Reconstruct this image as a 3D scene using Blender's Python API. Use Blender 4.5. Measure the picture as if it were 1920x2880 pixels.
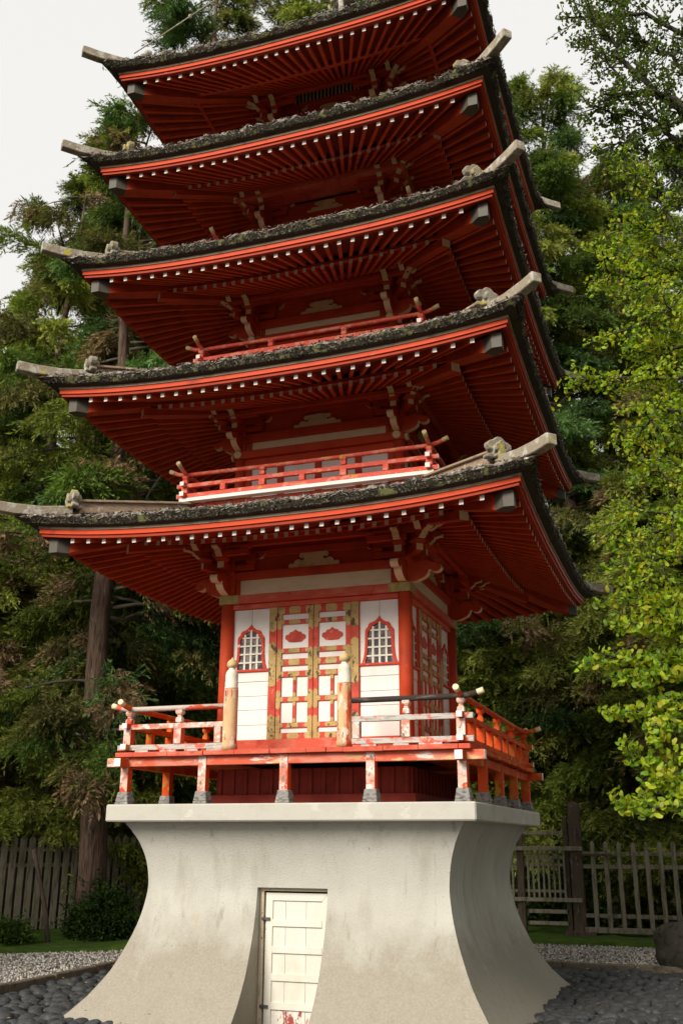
import bpy, math, random
import numpy as np
from mathutils import Vector, Matrix, noise
R_ = math.radians
for o in list(bpy.data.objects):
    bpy.data.objects.remove(o)
SC = bpy.context.scene
COL = SC.collection

# ---------------------------------------------------------------- camera, sky, sun, exposure
ZS = 2.1                                        # height of the stone slab's top above the stone bed
CAMP = (4.0194, -11.6386, -0.3612 + ZS)
YAW, PITCH, ROLL, FPX = -19.2749, 18.2948, 0.2369, 2798.9
cd = bpy.data.cameras.new('camera')
cam = bpy.data.objects.new('camera', cd)
COL.objects.link(cam)
fw = Vector((math.sin(R_(YAW)) * math.cos(R_(PITCH)), math.cos(R_(YAW)) * math.cos(R_(PITCH)), math.sin(R_(PITCH))))
rt = fw.cross(Vector((0, 0, 1))).normalized()
up = rt.cross(fw)
r2 = rt * math.cos(R_(ROLL)) + up * math.sin(R_(ROLL))
u2 = -rt * math.sin(R_(ROLL)) + up * math.cos(R_(ROLL))
mw = Matrix((r2, u2, -fw)).transposed().to_4x4()
mw.translation = Vector(CAMP)
cam.matrix_world = mw
cd.sensor_fit = 'VERTICAL'
cd.sensor_height = 36.0
cd.lens = 36.0 * FPX / 2880
cd.clip_start = 0.05
cd.clip_end = 2000
cd.dof.use_dof = True
cd.dof.focus_distance = 10.6
cd.dof.aperture_fstop = 2.2
SC.camera = cam
SC.render.resolution_x, SC.render.resolution_y = 682, 1024

SUN_EL, SUN_AZ = 31.0, 199.0                      # azimuth clockwise from +y: light from front left
wd = bpy.data.worlds.new('World')
SC.world = wd
wd.use_nodes = True
nt = wd.node_tree
bg = nt.nodes['Background']
sky = nt.nodes.new('ShaderNodeTexSky')
sky.sky_type = 'NISHITA'
sky.sun_disc = False
sky.sun_elevation = R_(SUN_EL)
sky.sun_rotation = R_(SUN_AZ)
sky.air_density = 1.0
sky.dust_density = 3.0
hs = nt.nodes.new('ShaderNodeHueSaturation')
hs.inputs['Saturation'].default_value = 0.12
mxs = nt.nodes.new('ShaderNodeMix')
mxs.data_type = 'RGBA'
mxs.inputs['Factor'].default_value = 0.82          # an even layer of bright cloud over the clear sky
mxs.inputs['B'].default_value = (7.75, 7.65, 7.4, 1)
nt.links.new(sky.outputs[0], hs.inputs['Color'])
nt.links.new(hs.outputs[0], mxs.inputs['A'])
nt.links.new(mxs.outputs['Result'], bg.inputs['Color'])
bg.inputs['Strength'].default_value = 0.072

sl = bpy.data.lights.new('sun', 'SUN')
sl.energy = 2.3
sl.angle = R_(24)
sl.color = (1.0, 0.94, 0.84)
so = bpy.data.objects.new('sun', sl)
COL.objects.link(so)
sd = Vector((math.sin(R_(SUN_AZ)) * math.cos(R_(SUN_EL)), math.cos(R_(SUN_AZ)) * math.cos(R_(SUN_EL)), math.sin(R_(SUN_EL))))
so.rotation_euler = sd.to_track_quat('Z', 'Y').to_euler()
SC.view_settings.view_transform = 'Standard'
SC.view_settings.look = 'None'
SC.view_settings.exposure = 0.90
SC.view_settings.gamma = 1.0

# ---------------------------------------------------------------- materials
def mk(name, base, layers=(), rough=0.7, bump=0.0, bscale=40.0, bstretch=(1, 1, 1), metal=0.0, trans=None, coord='pos', attr=None, spec=0.14):
    """base colour, then each layer (colour, scale, threshold, softness, stretch) mixed in by noise."""
    m = bpy.data.materials.new(name)
    m.use_nodes = True
    t = m.node_tree
    N, L = t.nodes, t.links
    b = N['Principled BSDF']
    b.inputs['Roughness'].default_value = rough
    b.inputs['Metallic'].default_value = metal
    b.inputs['Specular IOR Level'].default_value = spec
    if coord == 'pos':
        src = N.new('ShaderNodeNewGeometry').outputs['Position']
    else:
        src = N.new('ShaderNodeTexCoord').outputs['Object']
    rgb = N.new('ShaderNodeRGB')
    rgb.outputs[0].default_value = (*base, 1)
    cur = rgb.outputs[0]
    if attr:
        a = N.new('ShaderNodeAttribute')
        a.attribute_name = attr
        cur = a.outputs['Color']
    for k, (c, sc, th, sf, st) in enumerate(layers):
        mp = N.new('ShaderNodeMapping')
        mp.inputs['Location'].default_value = (k * 7.3 + len(name), k * 3.1, k * 5.7)
        mp.inputs['Scale'].default_value = st
        L.new(src, mp.inputs[0])
        nz = N.new('ShaderNodeTexNoise')
        nz.inputs['Scale'].default_value = sc
        nz.inputs['Detail'].default_value = 6
        nz.inputs['Roughness'].default_value = 0.6
        L.new(mp.outputs[0], nz.inputs['Vector'])
        r = N.new('ShaderNodeMapRange')
        r.inputs['From Min'].default_value = th
        r.inputs['From Max'].default_value = th + sf
        L.new(nz.outputs['Fac'], r.inputs['Value'])
        mx = N.new('ShaderNodeMix')
        mx.data_type = 'RGBA'
        L.new(r.outputs[0], mx.inputs['Factor'])
        L.new(cur, mx.inputs['A'])
        mx.inputs['B'].default_value = (*c, 1)
        cur = mx.outputs['Result']
    L.new(cur, b.inputs['Base Color'])
    if bump > 0:
        mp = N.new('ShaderNodeMapping')
        mp.inputs['Scale'].default_value = bstretch
        L.new(src, mp.inputs[0])
        nz = N.new('ShaderNodeTexNoise')
        nz.inputs['Scale'].default_value = bscale
        nz.inputs['Detail'].default_value = 5
        L.new(mp.outputs[0], nz.inputs['Vector'])
        bp = N.new('ShaderNodeBump')
        bp.inputs['Strength'].default_value = bump
        bp.inputs['Distance'].default_value = 0.02
        L.new(nz.outputs['Fac'], bp.inputs['Height'])
        L.new(bp.outputs[0], b.inputs['Normal'])
    if trans:
        tr = N.new('ShaderNodeBsdfTranslucent')
        tm = N.new('ShaderNodeMix')
        tm.data_type = 'RGBA'
        tm.blend_type = 'MULTIPLY'
        tm.inputs['Factor'].default_value = 1.0
        tm.inputs['B'].default_value = (*trans[1], 1)
        L.new(cur, tm.inputs['A'])
        L.new(tm.outputs['Result'], tr.inputs['Color'])
        ms = N.new('ShaderNodeMixShader')
        ms.inputs[0].default_value = trans[0]
        L.new(b.outputs[0], ms.inputs[1])
        L.new(tr.outputs[0], ms.inputs[2])
        L.new(ms.outputs[0], N['Material Output'].inputs['Surface'])
    return m

S1 = (1, 1, 1)
RED = mk('red_paint', (0.50, 0.060, 0.020), [((0.36, 0.042, 0.016), 3, 0.45, 0.25, S1), ((0.56, 0.085, 0.05), 9, 0.60, 0.12, S1), ((0.22, 0.02, 0.012), 30, 0.66, 0.06, S1)], rough=0.55, bump=0.15, bscale=60)
BRIGHT = mk('bright_red_fascia_paint', (0.60, 0.060, 0.010), [((0.52, 0.048, 0.009), 4, 0.5, 0.2, S1), ((0.70, 0.28, 0.18), 11, 0.685, 0.03, (0.6, 0.6, 1)), ((0.36, 0.03, 0.015), 2.2, 0.62, 0.12, S1)], rough=0.5, bump=0.12, bscale=70)
FADED = mk('faded_red_paint', (0.56, 0.095, 0.052), [((0.62, 0.17, 0.11), 4, 0.46, 0.2, (1, 1, 3)), ((0.42, 0.05, 0.03), 7, 0.58, 0.12, S1), ((0.72, 0.40, 0.32), 22, 0.69, 0.04, S1), ((0.15, 0.10, 0.07), 35, 0.735, 0.02, S1)], rough=0.6, bump=0.2, bscale=60)
UNDER = mk('dull_red_board', (0.26, 0.035, 0.022), [((0.19, 0.028, 0.02), 6, 0.5, 0.2, S1), ((0.34, 0.06, 0.04), 25, 0.64, 0.06, S1)], rough=0.7)
PEELF = mk('peeling_pink_and_white_paint', (0.62, 0.22, 0.15), [((0.70, 0.46, 0.37), 5, 0.42, 0.10, (1, 1, 1.6)), ((0.72, 0.65, 0.58), 9, 0.50, 0.08, S1), ((0.58, 0.085, 0.04), 5, 0.60, 0.04, S1), ((0.26, 0.19, 0.14), 22, 0.60, 0.04, (1, 1, .7)), ((0.64, 0.36, 0.14), 8, 0.63, 0.06, S1)], rough=0.75, bump=0.4, bscale=60)
PEELG = mk('grey_weathered_rail_with_paint_remnants', (0.50, 0.48, 0.43), [((0.34, 0.31, 0.27), 14, 0.50, 0.10, (0.3, .3, 3)), ((0.60, 0.14, 0.09), 7, 0.54, 0.05, (.6, .6, 1)), ((0.72, 0.52, 0.44), 13, 0.60, 0.05, S1), ((0.12, 0.10, 0.08), 40, 0.70, 0.03, S1)], rough=0.8, bump=0.4, bscale=60)
ORANGE = mk('orange_red_paint_with_lichen', (0.62, 0.075, 0.015), [((0.66, 0.16, 0.03), 5, 0.50, 0.12, S1), ((0.50, 0.30, 0.04), 8, 0.585, 0.06, (1, 1, .5)), ((0.30, 0.26, 0.06), 15, 0.64, 0.04, S1), ((0.12, 0.08, 0.05), 32, 0.70, 0.03, S1)], rough=0.75, bump=0.4, bscale=60)
NEWEL = mk('newel_primer_and_red', (0.66, 0.42, 0.22), [((0.66, 0.34, 0.20), 7, 0.48, 0.10, S1), ((0.60, 0.09, 0.035), 3.2, 0.535, 0.04, (2.2, 2.2, .4)), ((0.72, 0.58, 0.46), 13, 0.59, 0.05, (1, 1, .5)), ((0.06, 0.045, 0.035), 13, 0.62, 0.02, (2, 2, .45))], rough=0.75, bump=0.4, bscale=60)
PALE = mk('newel_pale_cap', (0.72, 0.66, 0.55), [((0.78, 0.52, 0.38), 9, 0.56, 0.05, S1), ((0.62, 0.48, 0.20), 14, 0.64, 0.03, S1), ((0.08, 0.06, 0.045), 20, 0.665, 0.02, (1, 1, .6))], rough=0.75, bump=0.3, bscale=60)
OCHRE = mk('ochre_yellow_cap', (0.56, 0.42, 0.20), [((0.68, 0.60, 0.42), 10, 0.54, 0.08, S1), ((0.10, 0.08, 0.05), 30, 0.68, 0.03, S1)], rough=0.7, bump=0.3)
WHITE = mk('white_board_paint', (0.80, 0.77, 0.71), [((0.72, 0.68, 0.60), 3, 0.50, 0.2, (1, 1, .5)), ((0.60, 0.57, 0.50), 26, 0.68, 0.05, (1, 1, .2)), ((0.35, 0.32, 0.27), 60, 0.74, 0.03, (.4, .4, 2))], rough=0.6, bump=0.1, bscale=50)
CREAM = mk('cream_paint', (0.80, 0.65, 0.42), [((0.72, 0.57, 0.36), 6, 0.50, 0.2, (1, 1, 3)), ((0.34, 0.27, 0.17), 40, 0.68, 0.04, S1)], rough=0.65, bump=0.15)
CREAMD = mk('aged_cream_paint', (0.64, 0.50, 0.28), [((0.50, 0.38, 0.20), 9, 0.52, 0.14, S1), ((0.18, 0.13, 0.07), 45, 0.66, 0.04, S1)], rough=0.7, bump=0.15)
GOLD = mk('chipped_gold_paint', (0.48, 0.33, 0.125), [((0.56, 0.42, 0.18), 8, 0.53, 0.12, S1), ((0.24, 0.19, 0.07), 3, 0.56, 0.10, S1), ((0.09, 0.07, 0.04), 15, 0.60, 0.025, (1, 1, .6)), ((0.05, 0.04, 0.03), 45, 0.63, 0.02, (1, 1, .6))], rough=0.6, bump=0.4)
GOLDD = mk('olive_gold_plate', (0.36, 0.28, 0.10), [((0.50, 0.37, 0.14), 12, 0.52, 0.10, S1), ((0.12, 0.10, 0.045), 60, 0.60, 0.05, S1)], rough=0.6, bump=0.3)
CONC = mk('cast_concrete', (0.46, 0.438, 0.38), [((0.52, 0.50, 0.44), 1.3, 0.45, 0.25, S1), ((0.36, 0.33, 0.27), 2.6, 0.53, 0.25, (1.6, 1.6, .3)), ((0.44, 0.36, 0.24), 3.4, 0.66, 0.16, (1, 1, .5)), ((0.30, 0.275, 0.225), 2.4, 0.60, 0.14, (4, 4, .16)), ((0.20, 0.18, 0.15), 5, 0.70, 0.04, (3, 3, .1)), ((0.30, 0.28, 0.24), 70, 0.60, 0.12, S1)], rough=0.9, bump=0.35, bscale=90, spec=0.2)
CONCL = mk('smooth_concrete_slab', (0.50, 0.475, 0.41), [((0.42, 0.39, 0.33), 3, 0.50, 0.25, S1), ((0.56, 0.53, 0.46), 2.0, 0.60, 0.03, S1), ((0.55, 0.42, 0.22), 1.7, 0.66, 0.12, S1), ((0.34, 0.31, 0.26), 60, 0.64, 0.08, (1, 1, .4))], rough=0.9, bump=0.2, bscale=80, spec=0.2)
BARK = mk('charred_bark_thatch', (0.026, 0.022, 0.015), [((0.065, 0.052, 0.034), 14, 0.50, 0.15, (1, 1, 6)), ((0.010, 0.009, 0.008), 25, 0.52, 0.1, (1, 1, 2)), ((0.17, 0.15, 0.11), 40, 0.565, 0.05, S1), ((0.13, 0.13, 0.05), 7, 0.57, 0.06, S1), ((0.34, 0.27, 0.03), 11, 0.70, 0.03, S1)], rough=0.95, bump=0.8, bscale=60, bstretch=(1, 1, 2.5), spec=0.1)
LICHEN = mk('bark_top_with_pale_lichen', (0.10, 0.075, 0.06), [((0.30, 0.27, 0.23), 10, 0.50, 0.10, S1), ((0.03, 0.024, 0.02), 14, 0.50, 0.08, S1), ((0.48, 0.42, 0.36), 22, 0.60, 0.05, S1), ((0.13, 0.13, 0.04), 6, 0.63, 0.06, S1)], rough=0.95, bump=0.8, bscale=50, spec=0.1)
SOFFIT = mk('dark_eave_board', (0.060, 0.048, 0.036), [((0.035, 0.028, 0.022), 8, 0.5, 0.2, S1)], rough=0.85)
TAUPE = mk('taupe_edge_strip', (0.36, 0.29, 0.20), [((0.17, 0.14, 0.10), 7, 0.5, 0.2, S1)], rough=0.7)
METAL = mk('dull_grey_sheet_metal', (0.088, 0.074, 0.054), [((0.062, 0.053, 0.040), 7, 0.5, 0.2, S1)], rough=0.55, spec=0.3)
RIDGEW = mk('weathered_ridge_board', (0.34, 0.24, 0.16), [((0.22, 0.17, 0.13), 9, 0.5, 0.12, (1, 1, 4)), ((0.55, 0.48, 0.40), 7, 0.60, 0.06, S1)], rough=0.85, bump=0.3)
TIPW = mk('lichened_ridge_tip', (0.30, 0.25, 0.18), [((0.44, 0.41, 0.34), 9, 0.50, 0.10, S1), ((0.26, 0.20, 0.15), 13, 0.56, 0.08, S1), ((0.46, 0.36, 0.06), 4.5, 0.64, 0.06, S1)], rough=0.9, bump=0.4)
LION = mk('lichened_roof_beast', (0.26, 0.23, 0.18), [((0.46, 0.44, 0.37), 9, 0.52, 0.08, S1), ((0.44, 0.34, 0.05), 7, 0.56, 0.06, S1), ((0.10, 0.085, 0.07), 16, 0.60, 0.05, S1)], rough=0.9, bump=0.5)
DARK = mk('dark_interior', (0.012, 0.010, 0.010), rough=0.9)
GLASS = mk('dusty_window_pane', (0.05, 0.05, 0.055), [((0.22, 0.19, 0.17), 7, 0.48, 0.10, S1), ((0.01, 0.015, 0.03), 5, 0.60, 0.05, S1)], rough=0.35)
FOOT = mk('weathered_post_shoe', (0.26, 0.245, 0.225), [((0.12, 0.11, 0.10), 18, 0.50, 0.10, (1, 1, 3)), ((0.40, 0.37, 0.33), 11, 0.60, 0.06, S1), ((0.42, 0.10, 0.06), 16, 0.68, 0.03, S1)], rough=0.85, bump=0.4)
DOORW = mk('cream_door_paint', (0.68, 0.645, 0.56), [((0.60, 0.56, 0.46), 3, 0.50, 0.2, (1, 1, .4)), ((0.46, 0.26, 0.14), 30, 0.70, 0.03, (1, 1, .5))], rough=0.6, bump=0.15)
DOORP = mk('cream_door_paint_peeling_to_red', (0.68, 0.645, 0.56), [((0.34, 0.07, 0.06), 7, 0.55, 0.03, (1, 1, .5)), ((0.52, 0.22, 0.20), 16, 0.60, 0.03, (1, 1, .5))], rough=0.65, bump=0.25)
DOORF = mk('stained_door_frame', (0.60, 0.50, 0.36), [((0.42, 0.30, 0.20), 8, 0.52, 0.10, (1, 1, .3)), ((0.36, 0.13, 0.09), 22, 0.64, 0.04, (1, 1, .4))], rough=0.7, bump=0.25)
HINGE = mk('rusty_hinge_iron', (0.10, 0.10, 0.105), [((0.24, 0.10, 0.03), 30, 0.58, 0.06, S1)], rough=0.55, metal=0.4)

# ---------------------------------------------------------------- mesh helpers
class MB:
    def __init__(s):
        s.v, s.f, s.m, s.sm = [], [], [], []
    def add(s, vs, fs, mi=0, smooth=False):
        o = len(s.v)
        s.v += [tuple(p) for p in vs]
        for f in fs:
            s.f.append(tuple(i + o for i in f)); s.m.append(mi); s.sm.append(smooth)
    def box(s, x0, x1, y0, y1, z0, z1, mi=0, T=None, mis=None):
        vs = [(x0, y0, z0), (x1, y0, z0), (x1, y1, z0), (x0, y1, z0), (x0, y0, z1), (x1, y0, z1), (x1, y1, z1), (x0, y1, z1)]
        if T: vs = [T @ Vector(p) for p in vs]
        fs = [(0, 3, 2, 1), (4, 5, 6, 7), (0, 1, 5, 4), (1, 2, 6, 5), (2, 3, 7, 6), (3, 0, 4, 7)]   # bottom top front right back left
        o = len(s.v); s.v += [tuple(p) for p in vs]
        for k, f in enumerate(fs):
            s.f.append(tuple(i + o for i in f)); s.m.append(mis[k] if mis else mi); s.sm.append(False)
    def frus(s, cx, cy, z0, z1, a0, a1, mi=0, b0=None, b1=None):
        b0 = b0 or a0; b1 = b1 or a1
        vs = [(cx - a0, cy - b0, z0), (cx + a0, cy - b0, z0), (cx + a0, cy + b0, z0), (cx - a0, cy + b0, z0),
              (cx - a1, cy - b1, z1), (cx + a1, cy - b1, z1), (cx + a1, cy + b1, z1), (cx - a1, cy + b1, z1)]
        s.add(vs, [(0, 3, 2, 1), (4, 5, 6, 7), (0, 1, 5, 4), (1, 2, 6, 5), (2, 3, 7, 6), (3, 0, 4, 7)], mi)
    def prism(s, pts, fn, a, b, mi=0, side=None):
        """outline pts (p,q), extruded from a to b; fn(p,q,w) -> xyz; side: material of the rim faces (int or per edge)"""
        n = len(pts)
        vs = [fn(p, q, a) for p, q in pts] + [fn(p, q, b) for p, q in pts]
        o = len(s.v); s.v += [tuple(x) for x in vs]
        s.f.append(tuple(range(o, o + n))); s.m.append(mi); s.sm.append(False)
        s.f.append(tuple(range(o + 2 * n - 1, o + n - 1, -1))); s.m.append(mi); s.sm.append(False)
        for i in range(n):
            j = (i + 1) % n
            s.f.append((o + j, o + i, o + n + i, o + n + j))
            s.m.append(mi if side is None else (side[i] if isinstance(side, (list, tuple)) else side)); s.sm.append(False)
    def tube(s, pts, rad, n=8, mi=0, cap=True, capm=None):
        pts = [Vector(p) for p in pts]
        if not isinstance(rad, (list, tuple)): rad = [rad] * len(pts)
        o = len(s.v)
        for i, p in enumerate(pts):
            d = (pts[min(i + 1, len(pts) - 1)] - pts[max(i - 1, 0)]).normalized()
            a = Vector((0, 0, 1)) if abs(d.z) < 0.9 else Vector((1, 0, 0))
            x = d.cross(a).normalized(); y = x.cross(d)
            for k in range(n):
                t = 2 * math.pi * k / n
                s.v.append(tuple(p + (x * math.cos(t) + y * math.sin(t)) * rad[i]))
        for i in range(len(pts) - 1):
            for k in range(n):
                a, b = o + i * n + k, o + i * n + (k + 1) % n
                s.f.append((a, b, b + n, a + n)); s.m.append(mi); s.sm.append(True)
        if cap:
            c = mi if capm is None else capm
            s.f.append(tuple(range(o + n - 1, o - 1, -1))); s.m.append(c); s.sm.append(False)
            e = o + (len(pts) - 1) * n
            s.f.append(tuple(range(e, e + n))); s.m.append(c); s.sm.append(False)
    def lathe(s, cx, cy, prof, n=20, mi=0, ms=None):
        o = len(s.v)
        for r, z in prof:
            for k in range(n):
                t = 2 * math.pi * k / n
                s.v.append((cx + r * math.cos(t), cy + r * math.sin(t), z))
        for i in range(len(prof) - 1):
            for k in range(n):
                a, b = o + i * n + k, o + i * n + (k + 1) % n
                s.f.append((a, b, b + n, a + n)); s.m.append(ms[i] if ms else mi); s.sm.append(True)
        s.f.append(tuple(range(o + n - 1, o - 1, -1))); s.m.append(ms[0] if ms else mi); s.sm.append(False)
        e = o + (len(prof) - 1) * n
        s.f.append(tuple(range(e, e + n))); s.m.append(ms[-1] if ms else mi); s.sm.append(False)

def tag(o, label=None, cat=None, group=None, kind=None):
    if label: o['label'] = label
    if cat: o['category'] = cat
    if group: o['group'] = group
    if kind: o['kind'] = kind
    return o
def root(name, label, cat, loc=(0, 0, 0), rz=0, group=None):
    o = bpy.data.objects.new(name, None)
    o.location = loc; o.rotation_euler = (0, 0, rz); o.empty_display_size = 0.2
    COL.objects.link(o)
    return tag(o, label, cat, group)
def obj(name, mb, mats, parent=None, loc=(0, 0, 0), rz=0, bevel=0.0, label=None):
    me = bpy.data.meshes.new(name)
    me.from_pydata([tuple(v) for v in mb.v], [], mb.f)
    for m in (mats if isinstance(mats, (list, tuple)) else [mats]):
        me.materials.append(m)
    me.polygons.foreach_set('material_index', mb.m)
    me.polygons.foreach_set('use_smooth', mb.sm)
    me.update()
    o = bpy.data.objects.new(name, me)
    COL.objects.link(o)
    o.parent = parent
    o.location = loc
    o.rotation_euler = (0, 0, rz)
    if bevel:
        bv = o.modifiers.new('bevel', 'BEVEL')
        bv.width = bevel; bv.segments = 1; bv.limit_method = 'ANGLE'; bv.angle_limit = R_(40)
    if label: o['label'] = label
    return o
def dup(o, parent, loc=(0, 0, 0), rz=0, scale=None):
    c = o.copy()
    COL.objects.link(c)
    c.parent = parent
    c.location = loc
    c.rotation_euler = (0, 0, rz)
    if scale: c.scale = scale
    return c
def deep(o, parent, loc, rz, scale=None):
    c = dup(o, parent, loc, rz, scale)
    for ch in list(o.children):
        g = dup(ch, c, ch.location, ch.rotation_euler.z, tuple(ch.scale))
        for q in list(ch.children):
            dup(q, g, q.location, q.rotation_euler.z, tuple(q.scale))
    return c
def arr_obj(name, V, F, mat, parent=None, colors=None, smooth=False):
    """numpy arrays -> mesh; F is (n,3) or (n,4); colors per face (n,3)"""
    me = bpy.data.meshes.new(name)
    nv, nf, k = len(V), len(F), F.shape[1]
    me.vertices.add(nv); me.vertices.foreach_set('co', np.asarray(V, dtype=np.float32).ravel())
    me.loops.add(nf * k); me.loops.foreach_set('vertex_index', np.asarray(F, dtype=np.int32).ravel())
    me.polygons.add(nf); me.polygons.foreach_set('loop_start', np.arange(0, nf * k, k, dtype=np.int32))
    me.materials.append(mat)
    if smooth: me.polygons.foreach_set('use_smooth', np.ones(nf, dtype=bool))
    me.update(calc_edges=True)
    if colors is not None:
        a = me.attributes.new('tint', 'FLOAT_COLOR', 'FACE')
        a.data.foreach_set('color', np.hstack([colors, np.ones((nf, 1))]).astype(np.float32).ravel())
    o = bpy.data.objects.new(name, me)
    COL.objects.link(o)
    o.parent = parent
    return o
# four sides: 0 front(-y) 1 right(+x) 2 back 3 left; u runs left to right seen from outside, v points outwards
def SD(k):
    return [lambda u, v, z: (u, -v, z), lambda u, v, z: (v, u, z), lambda u, v, z: (-u, v, z), lambda u, v, z: (-v, -u, z)][k]
ROT = [0, R_(90), R_(180), R_(270)]
RND = random.Random(7)
def fbm(x, y, z, o=4):
    return noise.fractal(Vector((x, y, z)), 1.0, 2.0, o)

# ================================================================ the pagoda
PAG = root('pagoda', 'tall red five-roofed wooden pagoda with dark thatch edges on a flared pale concrete base', 'pagoda')
def part(name, mb, mats, loc=(0, 0, 0), rz=0, bevel=0.0, label=None):
    return obj(name, mb, mats, PAG, (loc[0], loc[1], loc[2] + ZS), rz, bevel, label)
def pdup(o, loc=(0, 0, 0), rz=0, scale=None):
    return deep(o, PAG, (loc[0], loc[1], loc[2] + ZS), rz, scale)

# ---- flared concrete base with a doorway, and the slab on it
ZZ = [-2.3, -2.2, -2.08, -1.97, -1.86, -1.74, -1.63, -1.51, -1.4, -1.3, -1.2, -1.1, -1.01, -.93, -.87, -.815, -.75, -.68, -.6, -.52, -.45, -.38, -.32, -.25, -.176]
HH = np.interp(ZZ, [-2.3, -2.2, -2.08, -1.86, -1.63, -1.5, -1.3, -1.1, -.93, -.8, -.6, -.45, -.32, -.22, -.176],
               [2.46, 2.36, 2.245, 2.03, 1.875, 1.815, 1.735, 1.674, 1.645, 1.632, 1.652, 1.695, 1.752, 1.815, 1.85])
HH = list(np.convolve(np.r_[HH[0] * 2 - HH[1], HH, HH[-1] * 2 - HH[-2]], [.25, .5, .25], 'valid'))
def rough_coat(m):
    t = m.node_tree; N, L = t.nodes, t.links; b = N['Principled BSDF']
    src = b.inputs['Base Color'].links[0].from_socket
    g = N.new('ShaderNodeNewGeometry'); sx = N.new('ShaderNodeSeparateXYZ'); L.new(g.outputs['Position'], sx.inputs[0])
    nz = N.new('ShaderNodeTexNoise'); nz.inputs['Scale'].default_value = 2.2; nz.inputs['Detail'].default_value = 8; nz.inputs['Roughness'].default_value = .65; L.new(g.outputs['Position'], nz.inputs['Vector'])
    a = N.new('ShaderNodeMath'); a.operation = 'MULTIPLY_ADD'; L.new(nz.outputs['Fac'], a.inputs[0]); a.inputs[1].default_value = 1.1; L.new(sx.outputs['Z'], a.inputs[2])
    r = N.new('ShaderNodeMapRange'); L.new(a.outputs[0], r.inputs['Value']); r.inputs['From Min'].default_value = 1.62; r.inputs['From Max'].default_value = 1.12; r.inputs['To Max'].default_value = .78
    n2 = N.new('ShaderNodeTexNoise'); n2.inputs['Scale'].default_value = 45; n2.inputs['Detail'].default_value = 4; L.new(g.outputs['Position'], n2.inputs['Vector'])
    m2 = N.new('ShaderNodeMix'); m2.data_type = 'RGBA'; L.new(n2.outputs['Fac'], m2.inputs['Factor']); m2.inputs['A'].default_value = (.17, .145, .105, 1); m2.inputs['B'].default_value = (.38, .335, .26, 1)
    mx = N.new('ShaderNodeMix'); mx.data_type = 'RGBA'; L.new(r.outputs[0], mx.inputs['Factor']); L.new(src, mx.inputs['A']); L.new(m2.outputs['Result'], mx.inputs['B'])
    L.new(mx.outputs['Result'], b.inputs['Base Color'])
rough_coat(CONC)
DL, DR, DT = -0.372, 0.392, -0.815
mb = MB()
for k in range(4):
    f = SD(k)
    cols = [-1, -.8, -.6, -.4, 'L', -.1, .1, 'R', .4, .6, .8, 1]
    rows = []
    for z, h in zip(ZZ, HH):
        rows.append([f(DL if c == 'L' else DR if c == 'R' else c * h, h, z) for c in cols])
    vs = [p for r in rows for p in r]
    n = len(cols); fs = []
    for i in range(len(ZZ) - 1):
        for j in range(n - 1):
            if k == 0 and 4 <= j < 7 and ZZ[i + 1] <= DT + 1e-6: continue
            fs.append((i * n + j, i * n + j + 1, (i + 1) * n + j + 1, (i + 1) * n + j))
    mb.add(vs, fs, 0, True)
DV = 1.50                                        # back of the doorway
idx = [i for i, z in enumerate(ZZ) if z <= DT + 1e-6]
for X, flip in ((DL, False), (DR, True)):
    vs = []
    for i in idx: vs += [(X, -HH[i], ZZ[i]), (X, -DV, ZZ[i])]
    fs = [(2 * a, 2 * a + 2, 2 * a + 3, 2 * a + 1) if not flip else (2 * a, 2 * a + 1, 2 * a + 3, 2 * a + 2) for a in range(len(idx) - 1)]
    mb.add(vs, fs, 0, True)
hT = HH[idx[-1]]
mb.add([(DL, -hT, DT), (DR, -hT, DT), (DR, -DV, DT), (DL, -DV, DT)], [(0, 1, 2, 3)])
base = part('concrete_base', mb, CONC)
mb = MB()
mb.box(-2, 2, -2, 2, -.176, 0)
slab = obj('slab', mb, CONCL, base, bevel=.014)

mb = MB()
mb.box(DL, DR, -DV - .01, -DV + .02, -2.3, DT, 0)
D0 = -1.545
door = part('base_door', mb, [DARK])
for a, b in ((-.236, -.098), (-.094, .125), (.129, .304)):
    pl = MB(); pl.box(a, b, D0 + .012, D0 + .03, -1.955, -.935, 0); pl.box(a, b, D0 + .012, D0 + .03, -2.3, -1.955, 1)
    obj('door_plank', pl, [DOORW, DOORP], door)
mb = MB(); mb.box(-.312, -.234, D0 - .002, D0 + .03, -2.3, -.868); mb.box(.302, .362, D0 - .002, D0 + .03, -2.3, -.868)
obj('door_stile', mb, DOORW, door, bevel=.003)
mb = MB()
mb.add([(-.312, D0 - .005, -.868), (.362, D0 - .005, -.868), (.302, D0 - .005, -.94), (-.234, D0 - .005, -.94),
        (-.312, D0 + .03, -.868), (.362, D0 + .03, -.868), (.302, D0 + .03, -.94), (-.234, D0 + .03, -.94)],
       [(3, 2, 1, 0), (0, 1, 5, 4), (2, 3, 7, 6)])
obj('door_top_rail', mb, DOORW, door)
for za, zb in ((-1.187, -1.122), (-1.436, -1.372), (-1.692, -1.626), (-1.952, -1.886), (-2.2, -2.14)):
    mb = MB(); mb.box(-.234, .302, D0 - .006, D0 + .011, za, zb)
    obj('door_batten', mb, DOORW, door, bevel=.003)
mb = MB(); mb.box(DL + .001, -.328, D0 - .02, D0 + .03, -2.3, DT - .002); mb.box(DL + .001, DR - .002, D0 - .03, D0 + .03, DT - .034, DT - .002)
obj('door_frame', mb, DOORF, door, bevel=.003)
for z in (-1.115, -1.925):
    mb = MB(); mb.box(-.345, -.262, D0 - .026, D0 - .003, z - .012, z + .012); mb.tube([(-.322, D0 - .03, z - .02), (-.322, D0 - .03, z + .02)], .009, 8)
    obj('hinge', mb, HINGE, door)

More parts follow.
